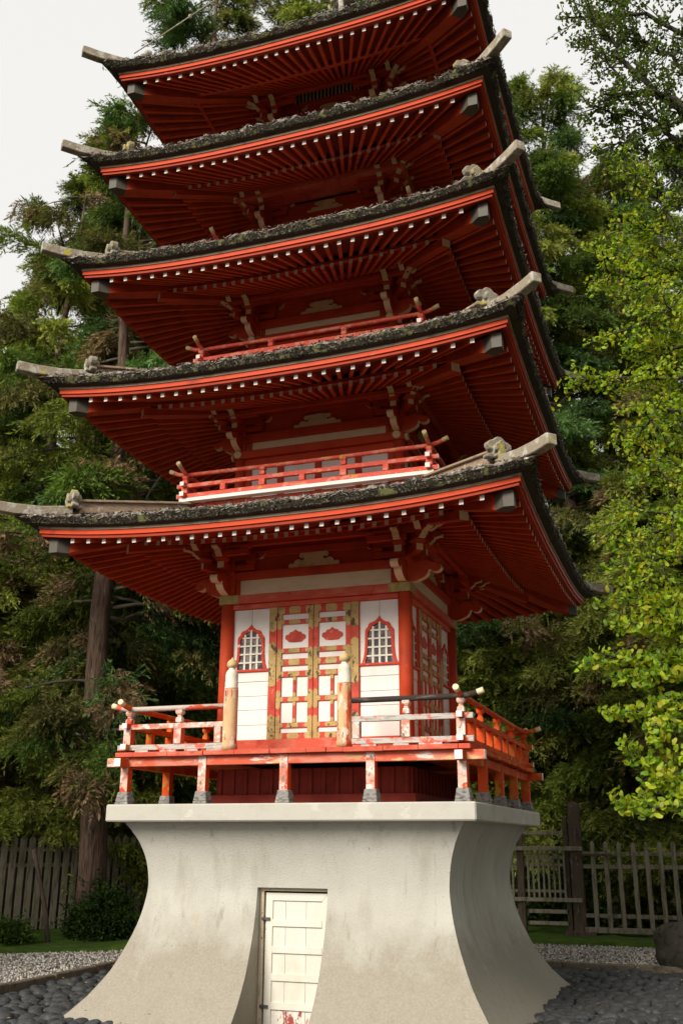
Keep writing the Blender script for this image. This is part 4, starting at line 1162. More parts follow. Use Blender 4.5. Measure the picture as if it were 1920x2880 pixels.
# tall gate post and gate with slats
GP = root('gate_post', 'tall thick brown timber gate post between the slatted gate and the picket fence', 'post', (1.70, 8.3, GZ))
m = MB(); m.box(1.585, 1.80, 8.25, 8.46, zw(-2.0), zw(.31)); m.frus(1.6925, 8.355, zw(.31), zw(.36), .1075, .05, 0, .105, .05)
fob('shaft', m, WOODB, GP, .008)
m = MB(); m.box(1.46, 1.55, 8.36, 8.45, zw(-2.0), zw(.08)); fob('side_post', m, WOODB, GP, .006)
m = MB(); m.box(1.42, 1.98, 8.18, 8.50, zw(-2.02), zw(-1.90)); fob('footing', m, WOODB, GP, .01)
GT = root('slatted_gate', 'low slatted wooden gate with close thin bars beside the concrete base', 'gate', (1.0, 8.3, GZ))
for (x0, x1, y0, z0, z1) in ((.45, 1.50, 8.36, -.235, -.165), (-.4, 1.82, 8.20, -.515, -.44), (-.4, 1.76, 8.20, -1.41, -1.34), (.45, 1.50, 8.36, -1.62, -1.55), (.45, 1.50, 8.36, -1.82, -1.755)):
    m = MB(); beam(m, x0, x1, y0, y0 + .05, z0, z1); fob('cross_rail', m, WOODG, GT)
for z0 in (-.665, -.795, -1.255):
    m = MB(); beam(m, -.4, 1.46, 8.322, 8.345, z0, z0 + .05); fob('thin_rail', m, WOODG, GT)
for i in range(-8, 8):
    x = .785 + .0963 * i
    if .5 < x < .72: continue
    m = MB(); beam(m, x - .018, x + .018, 8.30, 8.321, -1.34, -.516); fob('slat', m, WOODG, GT, .002)
for x in (.65, -.45):
    m = MB(); beam(m, x - .065, x + .065, 8.255, 8.345, -2.0, -.19 if x > 0 else -.44); fob('stile', m, WOODB, GT)
# left: close-boarded fence running away behind the big trunk
FL_ = root('board_fence', 'close boarded grey fence with pointed tops at the left, before the shrub', 'fence', (-8.3, 4.5, GZ))
A, Bp = Vector((-9.6, 2.9)), Vector((-3.0, 13.2))
L = (Bp - A).length; d = (Bp - A) / L; nn = Vector((d.y, -d.x)); ang = math.atan2(d.y, d.x)
nb = int(L / .175); rg = random.Random(9)
for i in range(nb):
    p = A + d * (i * .175)
    T = Matrix.Translation((p.x, p.y, 0)) @ Matrix.Rotation(ang, 4, 'Z')
    m = MB(); w = .060; top = -.27 + rg.uniform(-.02, .02)
    m.box(-w, w, -.05, -.022, zw(-1.95), zw(top - .07), T=T)
    m.add([T @ Vector(q) for q in [(-w, -.05, zw(top - .07)), (w, -.05, zw(top - .07)), (0, -.05, zw(top)), (-w, -.022, zw(top - .07)), (w, -.022, zw(top - .07)), (0, -.022, zw(top))]], [(0, 1, 2), (5, 4, 3), (1, 4, 5, 2), (3, 0, 2, 5)])
    fob('board', m, WOODG, FL_, .003)
for i in range(nb - 1):
    p = A + d * ((i + .5) * .175); T = Matrix.Translation((p.x, p.y, 0)) @ Matrix.Rotation(ang, 4, 'Z')
    m = MB(); m.box(-.05, .05, .026, .045, zw(-1.95), zw(-.37 + rg.uniform(-.02, .02)), T=T); fob('back_board', m, WOODB, FL_)
for z0 in (-.50, -.78, -1.75):
    m = MB(); T = Matrix.Translation((A.x, A.y, 0)) @ Matrix.Rotation(ang, 4, 'Z')
    m.box(-.1, L, -.0215, .025, zw(z0 - .07), zw(z0), T=T); fob('rail', m, WOODG, FL_)
# leaning stake before it
m = MB(); m.tube([(-6.34, 3.53, GZ - .05), (-6.45, 3.53, GZ + .5), (-6.66, 3.53, GZ + 1.1), (-6.80, 3.53, zw(-.52))], [.045, .038, .034, .040], 8)
tag(obj('leaning_stake', m, WOODB), 'dark crooked stake leaning before the boarded fence', 'stake')

# brown needles and fallen leaves on the stones, gravel and moss
rg2 = np.random.default_rng(19)
n = 900
q = np.c_[rg2.uniform(-7.5, 4.2, n), rg2.uniform(-3.5, 6.5, n)]
q = q[(np.abs(q[:, 0]) > 2.3) | (np.abs(q[:, 1]) > 2.3)]
n = len(q)
inb = (q[:, 0] > KX0) & (q[:, 0] < KX1) & (q[:, 1] < KY1)
zz = np.where(inb, .160, GZ + .03)
a = rg2.uniform(0, 6.28, n); L = rg2.uniform(.012, .035, n); W_ = rg2.uniform(.004, .014, n)
dx, dy = np.cos(a), np.sin(a)
V = np.stack([np.c_[q[:, 0] - dx * L, q[:, 1] - dy * L, zz], np.c_[q[:, 0] - dy * W_, q[:, 1] + dx * W_, zz + .008], np.c_[q[:, 0] + dx * L, q[:, 1] + dy * L, zz + .003], np.c_[q[:, 0] + dy * W_, q[:, 1] - dx * W_, zz + .002]], 1)
cl = np.array([[.20, .11, .05], [.30, .20, .06], [.12, .07, .04], [.36, .30, .08]])[rg2.integers(0, 4, n)]
tag(arr_obj('fallen_leaves', V.reshape(-1, 3), np.arange(n * 4).reshape(-1, 4), CHIP, colors=cl), kind='stuff')

# ================================================================ trees and shrubs
def bearing(px, dist):
    b = R_(YAW) + math.atan2(px - 960, FPX)
    return (CAMP[0] + dist * math.sin(b), CAMP[1] + dist * math.cos(b))
TRUNK = mk('furrowed_conifer_trunk', (0.105, 0.066, 0.047), [((0.045, 0.028, 0.02), 7, .48, .12, (3, 3, .35)), ((0.19, 0.15, 0.12), 12, .60, .08, (3, 3, .25)), ((0.09, 0.10, 0.04), 1.5, .62, .1, S1)], rough=.95, bump=.9, bscale=14, bstretch=(3, 3, .3))
GBARK = mk('dark_ginkgo_bark', (0.05, 0.042, 0.034), [((0.10, 0.09, 0.07), 9, .55, .1, S1)], rough=.95, bump=.4)
TRUNKD = mk('dark_limb_bark', (0.075, 0.06, 0.045), [((0.12, 0.10, 0.075), 8, .55, .1, S1)], rough=.95)
TRUNKG = mk('pale_grey_branch_bark', (0.20, 0.18, 0.15), [((0.11, 0.09, 0.07), 10, .5, .12, (2, 2, .5)), ((0.30, 0.31, 0.24), 6, .60, .08, S1)], rough=.95, bump=.5, bscale=30)
LEAF = mk('conifer_needles', (.05, .08, .03), rough=.8, attr='tint', trans=(.28, (1.3, 1.4, .6)), spec=.08)
GINK = mk('ginkgo_leaf', (.2, .3, .03), rough=.5, attr='tint', trans=(.50, (1.15, 1.2, .5)), spec=.3)

def orient(d, rg):
    """frames (n,3,3) with x along d"""
    n = len(d)
    x = d / (np.linalg.norm(d, axis=1)[:, None] + 1e-9)
    r = rg.normal(size=(n, 3))
    y = np.cross(x, r); y /= np.linalg.norm(y, axis=1)[:, None] + 1e-9
    return x, y, np.cross(x, y)
def sprays(P, D, S, C, rg, per=12, bl=.135, bw=.0125, spread=.75):
    """feathery sprays at P pointing along D with size S; C base colours; each spray is `per` narrow blades along a drooping stem"""
    n = len(P)
    i = np.repeat(np.arange(n), per)
    x, y, z = orient(D, rg)
    k = np.tile(np.arange(per) / (per - 1), n)
    side = np.tile(np.where(np.arange(per) % 2 == 0, 1., -1.), n)
    s = S[i]
    base = P[i] + x[i] * (k * s * .9)[:, None] + np.c_[np.zeros(n * per), np.zeros(n * per), -(k ** 2) * s * .25]
    dr = x[i] * (.55 + .5 * k)[:, None] + y[i] * (side * spread * (1.05 - .5 * k))[:, None] + rg.normal(size=(n * per, 3)) * .28
    dr[:, 2] -= .12
    dr /= np.linalg.norm(dr, axis=1)[:, None]
    L = bl * s / .3 * rg.uniform(.6, 1.15, n * per) * (1.1 - .4 * k)
    w = bw * s / .3 * rg.uniform(.7, 1.3, n * per)
    q = np.cross(dr, rg.normal(size=(n * per, 3))); q /= np.linalg.norm(q, axis=1)[:, None] + 1e-9
    V = np.stack([base, base + dr * (L * .45)[:, None] + q * w[:, None], base + dr * L[:, None], base + dr * (L * .45)[:, None] - q * w[:, None]], 1)
    F = np.arange(n * per * 4).reshape(-1, 4)
    col = C[i] * rg.uniform(.7, 1.2, (n * per, 1)) * (.85 + .85 * k)[:, None]  # tips paler: fresh growth plus a highlight painted into the colour
    return V.reshape(-1, 3), F, col
GREENS = np.array([[.065, .100, .020], [.100, .130, .022], [.155, .180, .034], [.125, .118, .040], [.055, .098, .030], [.190, .210, .045]])
BROWN = np.array([.17, .115, .065])
def conifer(name, seed, H, R0, low, label, loc, rz=0., dens=1., group=None, greens=(0, 1, 2, 3, 4), brown=.12, clumpy=.5, trunk_r=.28, shape=.75, size=.34, cat='tree', bare=0):
    rg = np.random.default_rng(seed); rr = random.Random(seed)
    t = root(name, label, cat, loc, rz, group)
    m = MB()
    lean = rr.uniform(-.02, .02)
    tp = [(lean * z + .08 * math.sin(z * .7 + seed), .06 * math.cos(z * .5), z) for z in np.linspace(-.2, H, 16)]
    m.tube(tp, [trunk_r * (1.25 if i == 0 else 1) * (1 - .92 * i / 15) for i in range(16)], 14)
    obj('trunk', m, TRUNK, t)
    lm = MB()
    P, D, S, C = [], [], [], []
    z = low
    while z < H - .3:
        q = (z - low) / (H - low)
        L = R0 * (min(1, .45 + q * 3.0)) * (1 - q) ** shape * rr.uniform(.6, 1.15) + .35
        az = rr.uniform(0, 6.283)
        rise = rr.uniform(-.15, .35) + .35 * q
        n = 7
        pts = []
        wob = rr.uniform(-.3, .3)
        for i in range(n):
            s = i / (n - 1)
            a = az + wob * s
            pts.append(Vector((math.cos(a) * L * s, math.sin(a) * L * s, z + L * (rise * s - .38 * s * s))))
        br_ = .018 + .008 * L
        lm.tube(pts, [br_ * (1 - .85 * i / (n - 1)) for i in range(n)], 5)
        tone = rr.random()
        ci = GREENS[rr.choice(greens)] * rr.uniform(.5, 1.45)
        dead = rr.random() < brown
        nt = int((9 + L * 10) * dens)
        for j in range(nt):
            s = (.18 + .82 * rr.random() ** .7)
            if rr.random() < clumpy * .3 and .3 < s < .8: continue
            fi = s * (n - 1); i0 = min(int(fi), n - 2); p = pts[i0].lerp(pts[i0 + 1], fi - i0)
            dd = (pts[i0 + 1] - pts[i0]).normalized()
            sd_ = rr.choice([-1, 1]); lat_ = Vector((-dd.y, dd.x, 0)).normalized() * sd_
            tl = (.35 + .5 * (1 - s)) * min(1.2, .5 + L * .22) * rr.uniform(.5, 1.2)
            dv = (dd * .75 + lat_ * rr.uniform(.2, 1.0) + Vector((0, 0, rr.uniform(-.45, .25)))).normalized()
            ns = max(2, int(tl / .16))
            cj = ci * rr.uniform(.8, 1.25) if not dead or rr.random() < .3 else BROWN * rr.uniform(.7, 1.3)
            for g in range(ns):
                f_ = (g + .5) / ns
                pp = p + dv * tl * f_ + Vector((0, 0, -.25 * tl * f_ * f_))
                for rep in range(3):
                    P.append(pp + Vector((rr.gauss(0, .07), rr.gauss(0, .07), rr.gauss(0, .06))))
                    D.append((dv.x + rr.gauss(0, .5), dv.y + rr.gauss(0, .5), dv.z - .1 + rr.gauss(0, .35)))
                    S.append(size * rr.uniform(.65, 1.25)); C.append(cj)
        z += (H / 60) * rr.uniform(.5, 1.3) / max(dens, .3) * .55
    obj('limbs', lm, TRUNKD, t)
    for b in range(bare):
        lm = MB()
        zb = rr.uniform(1.5, low + 5); az = rr.uniform(0, 6.28); L = rr.uniform(1, 2.6); p = Vector((0, 0, zb)); d_ = Vector((math.cos(az), math.sin(az), rr.uniform(-.2, .4))); pts = [p]
        for i in range(7):
            d_ = (d_ + Vector((rr.gauss(0, .25), rr.gauss(0, .25), rr.gauss(.06, .28)))).normalized(); p = p + d_ * L / 7; pts.append(p)
        lm.tube(pts, [.035 * (1 - i / 8) for i in range(8)], 5)
        obj('dead_branch', lm, TRUNKG, t)
    P = np.array([tuple(p) for p in P]); D = np.array(D); S = np.array(S); C = np.array(C)
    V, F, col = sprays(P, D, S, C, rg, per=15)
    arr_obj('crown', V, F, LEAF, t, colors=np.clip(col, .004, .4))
    return t
def tcopy(t, loc, rz, sc, label, group=None):
    c = deep(t, None, loc, rz, sc)
    tag(c, label, 'tree', group)
    return c
GT_ = 'tall conifers behind the pagoda'
def at(px, d): x, y = bearing(px, d); return (x, y, GZ)
tA = conifer('conifer', 1, 17.6, 3.4, 3.3, 'conifer with a thick reddish trunk rising just behind the boarded fence', at(296, 19.4), .4, 1.0, GT_, brown=.12, trunk_r=.27, bare=7, shape=.6)
tB = conifer('conifer', 2, 17.8, 3.6, 3.0, 'leftmost brownish conifer with sky gaps, at the left edge of the picture', at(60, 23), 1.0, .8, GT_, greens=(1, 3, 2, 3), brown=.22, clumpy=1.0, shape=.6, trunk_r=.26, bare=4)
tC = conifer('conifer', 3, 24.5, 3.9, 1.0, 'broad green conifer behind the right ends of the upper roofs', at(1490, 24), 0, 1.0, GT_, greens=(0, 1, 2, 4, 5), brown=.08, trunk_r=.26, shape=.42, clumpy=.7)
tC.scale = (1, 1, .86)
tE = conifer('conifer', 6, 28, 3.4, 2.5, 'very tall conifer behind the left half of the roofs, crown above the top left eave', at(480, 23.5), 0, .9, GT_, greens=(0, 1, 3, 4), brown=.08, trunk_r=.27, shape=.5, clumpy=.7, bare=4)
tcopy(tA, at(600, 27), 2.1, (1.1, 1.1, 1.1), 'conifer hidden behind the front of the pagoda, its skirt left of the column', GT_)
tcopy(tA, at(160, 27), 4.0, (1.1, 1.1, 1.22), 'dense conifer between the leftmost tree and the thick reddish trunk', GT_)
tcopy(tE, at(750, 27), 2.6, (1.1, 1.1, 1.12), 'conifer whose top shows above the middle of the highest roof', GT_)
tcopy(tC, at(980, 26), 1.3, (1.1, 1.1, 1.27), 'tallest green conifer, its top just behind the top roof', GT_)
tcopy(tC, at(1640, 25.5), 5.0, (1.05, 1.05, .98), 'brownish green conifer to the right of the upper roof corners', GT_)
tcopy(tB, at(1800, 26), 3.0, (1.25, 1.25, 1.17), 'conifer behind the yellow-green ginkgo branches', GT_)
tcopy(tC, at(1330, 28), 2.2, (1., 1., .67), 'conifer directly behind the right side of the first storey', GT_)
tcopy(tC, at(1960, 29), 4.4, (1.2, 1.2, .95), 'farthest right conifer, mostly hidden by the ginkgo', GT_)
tcopy(tB, at(-120, 28), .4, (1.2, 1.2, .9), 'conifer past the left edge, seen only by its right branches', GT_)
tcopy(tC, at(400, 31), 5.4, (1.1, 1.1, .85), 'far conifer glimpsed between the two left trunks', GT_)
# dense far wood that closes the view low down
def wood():
    rg = np.random.default_rng(77)
    n = 15000
    a = rg.uniform(-.80, .20, n); d = rg.uniform(29, 36, n)
    h = 8.5 * rg.uniform(0, 1, n) ** .85 * (1 + .25 * np.sin(a * 23) + .15 * np.sin(a * 61))
    P = np.c_[CAMP[0] + d * np.sin(a), CAMP[1] + d * np.cos(a), h + GZ]
    D = rg.normal(size=(n, 3)); D[:, 2] -= .3
    ck = (np.sin(P[:, 0] * .9) + np.sin(P[:, 1] * .8 + 1) + np.sin(P[:, 2] * 1.3)) * .5
    C = GREENS[rg.integers(0, 5, n)] * np.clip(1 + .25 * ck, .5, 1.6)[:, None]
    yl = (rg.random(n) < .05) | ((np.sin(P[:, 0] * .7 + 2) * np.sin(P[:, 2] * .9) > .72))
    C[yl] = np.array([.20, .20, .03]) * rg.uniform(.6, 1.2, (yl.sum(), 1))
    V, F, col = sprays(P, D, rg.uniform(.7, 1.2, n), C, rg, per=9, bl=.17, bw=.024)
    o = arr_obj('distant_wood', V, F, LEAF, None, colors=np.clip(col, .004, .4)); tag(o, kind='stuff')
wood()
# shrubs: leafy mounds
def shrub(name, seed, loc, rx, ry, h, label, cols, leaf=(.05, .02), n=2600, group=None, whorl=False, cat='shrub'):
    rg = np.random.default_rng(seed); rr = random.Random(seed)
    t = root(name, label, cat, loc, 0, group)
    m = MB(); tips = []
    for i in range(26):
        a = rr.uniform(0, 6.28); r_ = rr.random() ** .5; top = Vector((math.cos(a) * rx * r_, math.sin(a) * ry * r_, h * (1 - .45 * r_ * r_) * rr.uniform(.6, 1)))
        mid = Vector((top.x * .4, top.y * .4, top.z * .55)) + Vector((rr.gauss(0, .04), rr.gauss(0, .04), 0))
        m.tube([(top.x * .1, top.y * .1, -.02), mid, top], [.016, .010, .004], 5); tips.append((mid, top))
    obj('stems', m, TRUNKG, t)
    P = np.zeros((n, 3)); 
    u = rg.random(n) ** .45; a = rg.uniform(0, 6.283, n); el = np.arccos(rg.uniform(0, 1, n))
    lob = 1 + .22 * np.sin(a * 3 + seed) * np.sin(el * 4) + .12 * np.sin(a * 7)
    P = np.c_[np.cos(a) * np.sin(el) * rx, np.sin(a) * np.sin(el) * ry, np.cos(el) * h] * (u * lob)[:, None] + rg.normal(size=(n, 3)) * .03
    P[:, 2] = np.abs(P[:, 2]) + .02
    if whorl: D = np.c_[P[:, 0] / rx, P[:, 1] / ry, np.full(n, .8)] + rg.normal(size=(n, 3)) * .3
    else: D = rg.normal(size=(n, 3)) + np.c_[P[:, 0] / rx, P[:, 1] / ry, P[:, 2] / h]
    C = np.array(cols)[rg.integers(0, len(cols), n)]
    V, F, col = sprays(P, D, np.full(n, .3) * rg.uniform(.7, 1.2, n), C, rg, per=6 if not whorl else 8, bl=leaf[0] * 1., bw=leaf[1], spread=1.1)
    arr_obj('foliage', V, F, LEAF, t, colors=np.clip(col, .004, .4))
    return t
DG = [[.028, .052, .010], [.040, .070, .012], [.022, .042, .010], [.055, .09, .018]]
OL = [[.075, .085, .030], [.10, .105, .045], [.05, .065, .022], [.13, .12, .055]]
shrub('shrub', 31, (-5.95, 4.5, GZ), .5, .42, .75, 'leafy green shrub between the boarded fence and the thick trunk', [[.020, .038, .008], [.030, .055, .010], [.016, .03, .008]], (.08, .022), 2600)
shrub('shrub', 32, (-4.5, 5.6, GZ), .5, .5, 1.5, 'dark glossy shrub half hidden by the left edge of the base', DG, (.07, .03), 1500)
shrub('shrub', 33, (-6.9, 3.2, GZ), .35, .3, .28, 'small moss-green tuft left of the leaning stake', DG, (.07, .02), 500)
shrub('shrub', 34, (3.6, 10.2, GZ), 1.6, .9, 1.95, 'olive whorled-leaf rhododendron behind the picket fence', OL, (.20, .030), 2600, whorl=True)
shrub('shrub', 35, (1.0, 10.6, GZ), 1.4, .8, 1.6, 'dark green bush seen through the slatted gate', DG, (.14, .03), 2200, whorl=True)
shrub('shrub', 36, (5.8, 11.0, GZ), 1.6, .9, 1.7, 'dim rhododendron at the right end of the picket fence', OL, (.20, .030), 2000, whorl=True)
shrub('shrub', 37, (-7.2, 8.6, GZ), 2.4, 1.2, 2.3, 'dark hedge-like bush behind the boarded fence', DG, (.14, .03), 4200)
shrub('shrub', 38, (-10.5, 6.8, GZ), 2.0, 1.2, 2.2, 'dark bush behind the boarded fence at the far left', DG, (.14, .03), 3600)
# low branches of the conifers just over the fence: young feathery conifers
tD = conifer('young_conifer', 5, 8.5, 1.9, .4, 'slender young conifer far back, just above the left railing and behind its nearer twin', at(430, 27), 0, 1.25, 'young conifers in the understorey', greens=(1, 2, 5, 5), brown=.10, trunk_r=.07, size=.30)
YG = 'young conifers in the understorey'
def ycopy(px, d, rz, sc, label):
    c = deep(tD, None, at(px, d), rz, sc); tag(c, label, 'tree', YG)
ycopy(150, 25, 1.2, (1.2, 1.2, 1.05), 'young conifer in front of the leftmost trees above the boarded fence')
ycopy(1400, 24.5, 2.5, (1.2, 1.2, .95), 'young conifer just right of the first storey, below the eave')
ycopy(1590, 25.5, 3.9, (1.3, 1.3, 1.15), 'young conifer above the gate post')
ycopy(1740, 24.5, 5.0, (1.2, 1.2, .8), 'young conifer above the middle of the picket fence')
ycopy(1880, 23.0, .6, (1.3, 1.3, 1.2), 'young conifer at the right edge behind the low ginkgo spray')
ycopy(415, 23.5, 3.4, (1.15, 1.15, .95), 'young olive conifer in the gap between the thick trunk and the front column')
ycopy(90, 22.8, 5.2, (1.2, 1.2, .9), 'young olive conifer rising just over the left part of the boarded fence')
ycopy(-20, 25, 2.9, (1.3, 1.3, 1.3), 'young conifer cut by the left edge over the fence')
ycopy(300, 27, 4.4, (1.3, 1.3, 1.3), 'young conifer behind the thick reddish trunk')

# unseen trees added beside the view to shade the fence and cut sky light
tcopy(tC, (-10.2, -6.5, GZ), .3, (1., 1., .36), 'unseen tree added outside the left edge to shade the boarded fence', GT_)
tcopy(tC, (-14.0, -4.5, GZ), 2.3, (1., 1., .42), 'unseen outer tree added well beyond the left edge for its shade', GT_)
tcopy(tB, (-12.0, -10.5, GZ), 1.3, (1., 1., .6), 'unseen tree added left of and behind the viewpoint for its shade', GT_)
tcopy(tC, (11.0, .5, GZ), 3.3, (1., 1., .65), 'unseen tree added outside the right edge beyond the ginkgo trunk to cut sky light', GT_)
tcopy(tC, (12.0, 7.0, GZ), 5.3, (1., 1., .72), 'unseen tree added outside the right edge past the picket fence to cut sky light', GT_)
tcopy(tB, (12.5, -8.0, GZ), .9, (1.2, 1.2, .9), 'unseen tree added right of and behind the viewpoint to cut sky light', GT_)
# ---- ginkgo at the right: limbs reach in from a trunk beyond the frame
def unproj(px, py, d):
    v = fw * FPX + r2 * (px - 960) - u2 * (py - 1440); h = math.hypot(v.x, v.y)
    return Vector(CAMP) + v * (d / h)
gk = root('ginkgo', 'ginkgo with yellow-green fan leaves, its branches reaching in from the right', 'tree', (6.4, -1.6, GZ))
off = Vector((6.4, -1.6, GZ))
m = MB(); rr = random.Random(41)
trk = [Vector((0, 0, -.1)), Vector((.05, .05, 2)), Vector((-.05, 0, 4)), Vector((.1, .1, 6)), Vector((0, 0, 8)), Vector((-.2, 0, 10)), Vector((-.3, .1, 12.2))]
m.tube(trk, [.24, .19, .17, .14, .11, .08, .03], 12); obj('trunk', m, GBARK, gk)
limbs = MB(); LP, LD, LC, LS = [], [], [], []
YEL = [(.38, .46, .028), (.28, .39, .028), (.46, .50, .034), (.16, .27, .022)]
DKG = [(.085, .12, .014), (.11, .15, .018), (.065, .10, .013)]
def leafy(pts, r0, den, cols, ls):
    n = len(pts)
    limbs.tube(pts, [r0 * (1 - .8 * i / (n - 1)) for i in range(n)], 6)
    for i in range(n - 1):
        a, b = pts[i], pts[i + 1]; L = (b - a).length
        if i / n < .12: continue
        for j in range(max(1, int(L / .034 * den))):
            p = a.lerp(b, rr.random())
            cc = rr.choice(cols)
            for q in range(rr.choice([2, 3, 5, 6])):
                dv = Vector((rr.gauss(0, 1), rr.gauss(0, 1), rr.gauss(0, .8))).normalized()
                LP.append(p + dv * rr.uniform(.02, .05)); LD.append((dv.x, dv.y, dv.z - .35)); LC.append([c * rr.uniform(.8, 1.15) for c in cc]); LS.append(ls * rr.uniform(.75, 1.15))
def twigs(pts, r0, cols, ls, den, tw, tl):
    leafy(pts, r0, den, cols, ls)
    n = len(pts)
    for i in range(1, n):
        for j in range(tw):
            p = pts[i - 1].lerp(pts[i], rr.random())
            d_ = (pts[i] - pts[i - 1]).normalized()
            dv = (d_ * rr.uniform(.3, 1.1) + Vector((rr.gauss(0, .8), rr.gauss(0, .8), rr.gauss(.0, .28)))).normalized()
            L = tl * rr.uniform(.4, 1.2); q = [p]
            for k in range(4):
                dv = (dv + Vector((rr.gauss(0, .18), rr.gauss(0, .18), rr.gauss(-.04, .15)))).normalized(); q.append(q[-1] + dv * L / 4)
            leafy(q, .008, den, cols, ls)
def limb(z0, targets, r0, cols, ls=.052, den=1., tw=3, tl=.45):
    """targets: (px,py,dist) stations the limb passes, in metres resolved once"""
    s = Vector((trk[3].x, trk[3].y, z0))
    q = [s] + [unproj(*t) - off for t in targets]
    out = [q[0]]
    for i in range(1, len(q)):
        for k in range(1, 4):
            p = q[i - 1].lerp(q[i], k / 3); out.append(p + Vector((rr.gauss(0, .03), rr.gauss(0, .03), rr.gauss(0, .03))) * (k < 3))
    twigs(out, r0, cols, ls, den, tw, tl)
# dark leaves high against the sky
MIX = DKG + DKG + YEL[3:]
limb(6.6, [(2050, 420, 9.6), (1850, 270, 9.4), (1760, 180, 9.3), (1700, 90, 9.2), (1640, 20, 9.2)], .05, DKG, .050, .8, 4, .5)
limb(6.9, [(2050, 160, 9.9), (1850, 60, 9.8), (1720, 40, 9.7), (1600, 50, 9.6)], .04, DKG, .050, .8, 4, .45)
limb(6.2, [(2080, 480, 9.0), (1900, 280, 9.2), (1840, 255, 9.2), (1740, 265, 9.1), (1700, 262, 9.1)], .045, DKG, .050, .6, 3, .4)
limb(6.0, [(2050, 520, 9.5), (1880, 380, 9.3), (1790, 290, 9.2), (1710, 180, 9.1), (1625, 95, 9.0)], .035, DKG, .050, .8, 3, .35)
limb(7.4, [(2050, 40, 10), (1900, -60, 9.8), (1780, -20, 9.8), (1700, 0, 9.8)], .04, DKG, .050, .9, 5, .5)
limb(6.5, [(2050, 300, 10), (1900, 180, 10), (1820, 120, 10), (1760, 100, 10)], .04, DKG, .050, 1., 5, .6)
limb(5.8, [(2050, 560, 9.4), (1900, 400, 9.4), (1800, 330, 9.3), (1700, 310, 9.2), (1660, 300, 9.2)], .03, MIX, .056, .9, 4, .4)
limb(5.6, [(2060, 600, 9.8), (1900, 480, 9.6), (1800, 420, 9.5), (1740, 400, 9.5)], .03, MIX, .056, 1., 5, .5)
# middle zone, yellow-green
for (z0, tg, c_) in [
    (5.2, [(2050, 620, 9.0), (1900, 560, 8.9), (1800, 500, 8.8), (1715, 440, 8.8)], MIX + YEL),
    (4.9, [(2050, 700, 8.8), (1920, 640, 8.7), (1820, 640, 8.6), (1740, 625, 8.6)], YEL),
    (4.8, [(2050, 860, 8.8), (1920, 800, 8.6), (1810, 800, 8.5), (1720, 790, 8.5), (1700, 720, 8.5)], YEL),
    (4.5, [(2050, 900, 8.4), (1930, 880, 8.4), (1830, 880, 8.3), (1760, 930, 8.3)], YEL),
    (4.4, [(2050, 760, 8.5), (1930, 700, 8.5), (1850, 560, 8.5), (1780, 520, 8.5)], MIX + YEL),
    (4.2, [(2050, 1100, 8.6), (1900, 1060, 8.4), (1780, 1070, 8.4), (1640, 1075, 8.4)], YEL),
    (4.1, [(2050, 1140, 8.4), (1930, 1160, 8.3), (1840, 1170, 8.3), (1790, 1230, 8.3)], YEL),
    (4.3, [(2050, 1000, 8.6), (1940, 980, 8.5), (1860, 980, 8.5), (1800, 1000, 8.5)], YEL),
    (3.9, [(2050, 1380, 8.3), (1920, 1420, 8.2), (1830, 1440, 8.1), (1740, 1470, 8.1)], YEL),
    (3.7, [(2050, 1500, 8.3), (1930, 1560, 8.2), (1860, 1570, 8.2), (1780, 1555, 8.2)], YEL),
    (3.9, [(2050, 1300, 8.4), (1940, 1330, 8.3), (1880, 1350, 8.3), (1830, 1330, 8.3)], YEL),
    (5.0, [(2080, 680, 9.4), (1960, 640, 9.3), (1880, 700, 9.2), (1840, 720, 9.2)], YEL), (4.8, [(2080, 760, 9.2), (1960, 760, 9.1), (1900, 760, 9.0), (1860, 740, 9.0)], YEL),
    (4.6, [(2080, 900, 9.2), (1960, 940, 9.1), (1900, 940, 9.0), (1850, 920, 9.0)], YEL), (4.3, [(2080, 1080, 9.0), (1960, 1110, 9.0), (1900, 1120, 8.9), (1850, 1110, 8.9)], YEL),
    (4.1, [(2080, 1240, 9.0), (1960, 1250, 8.9), (1900, 1240, 8.8), (1860, 1230, 8.8)], YEL), (3.8, [(2080, 1420, 8.8), (1960, 1470, 8.8), (1900, 1490, 8.7), (1850, 1500, 8.7)], YEL),
    (5.4, [(2080, 540, 9.6), (1960, 520, 9.6), (1900, 560, 9.5), (1850, 600, 9.5)], MIX), (3.6, [(2080, 1560, 8.8), (1960, 1620, 8.8), (1900, 1640, 8.7), (1860, 1650, 8.7)], YEL)]:
    limb(z0, tg, .024, c_, .047, 1.1, 3, .38)
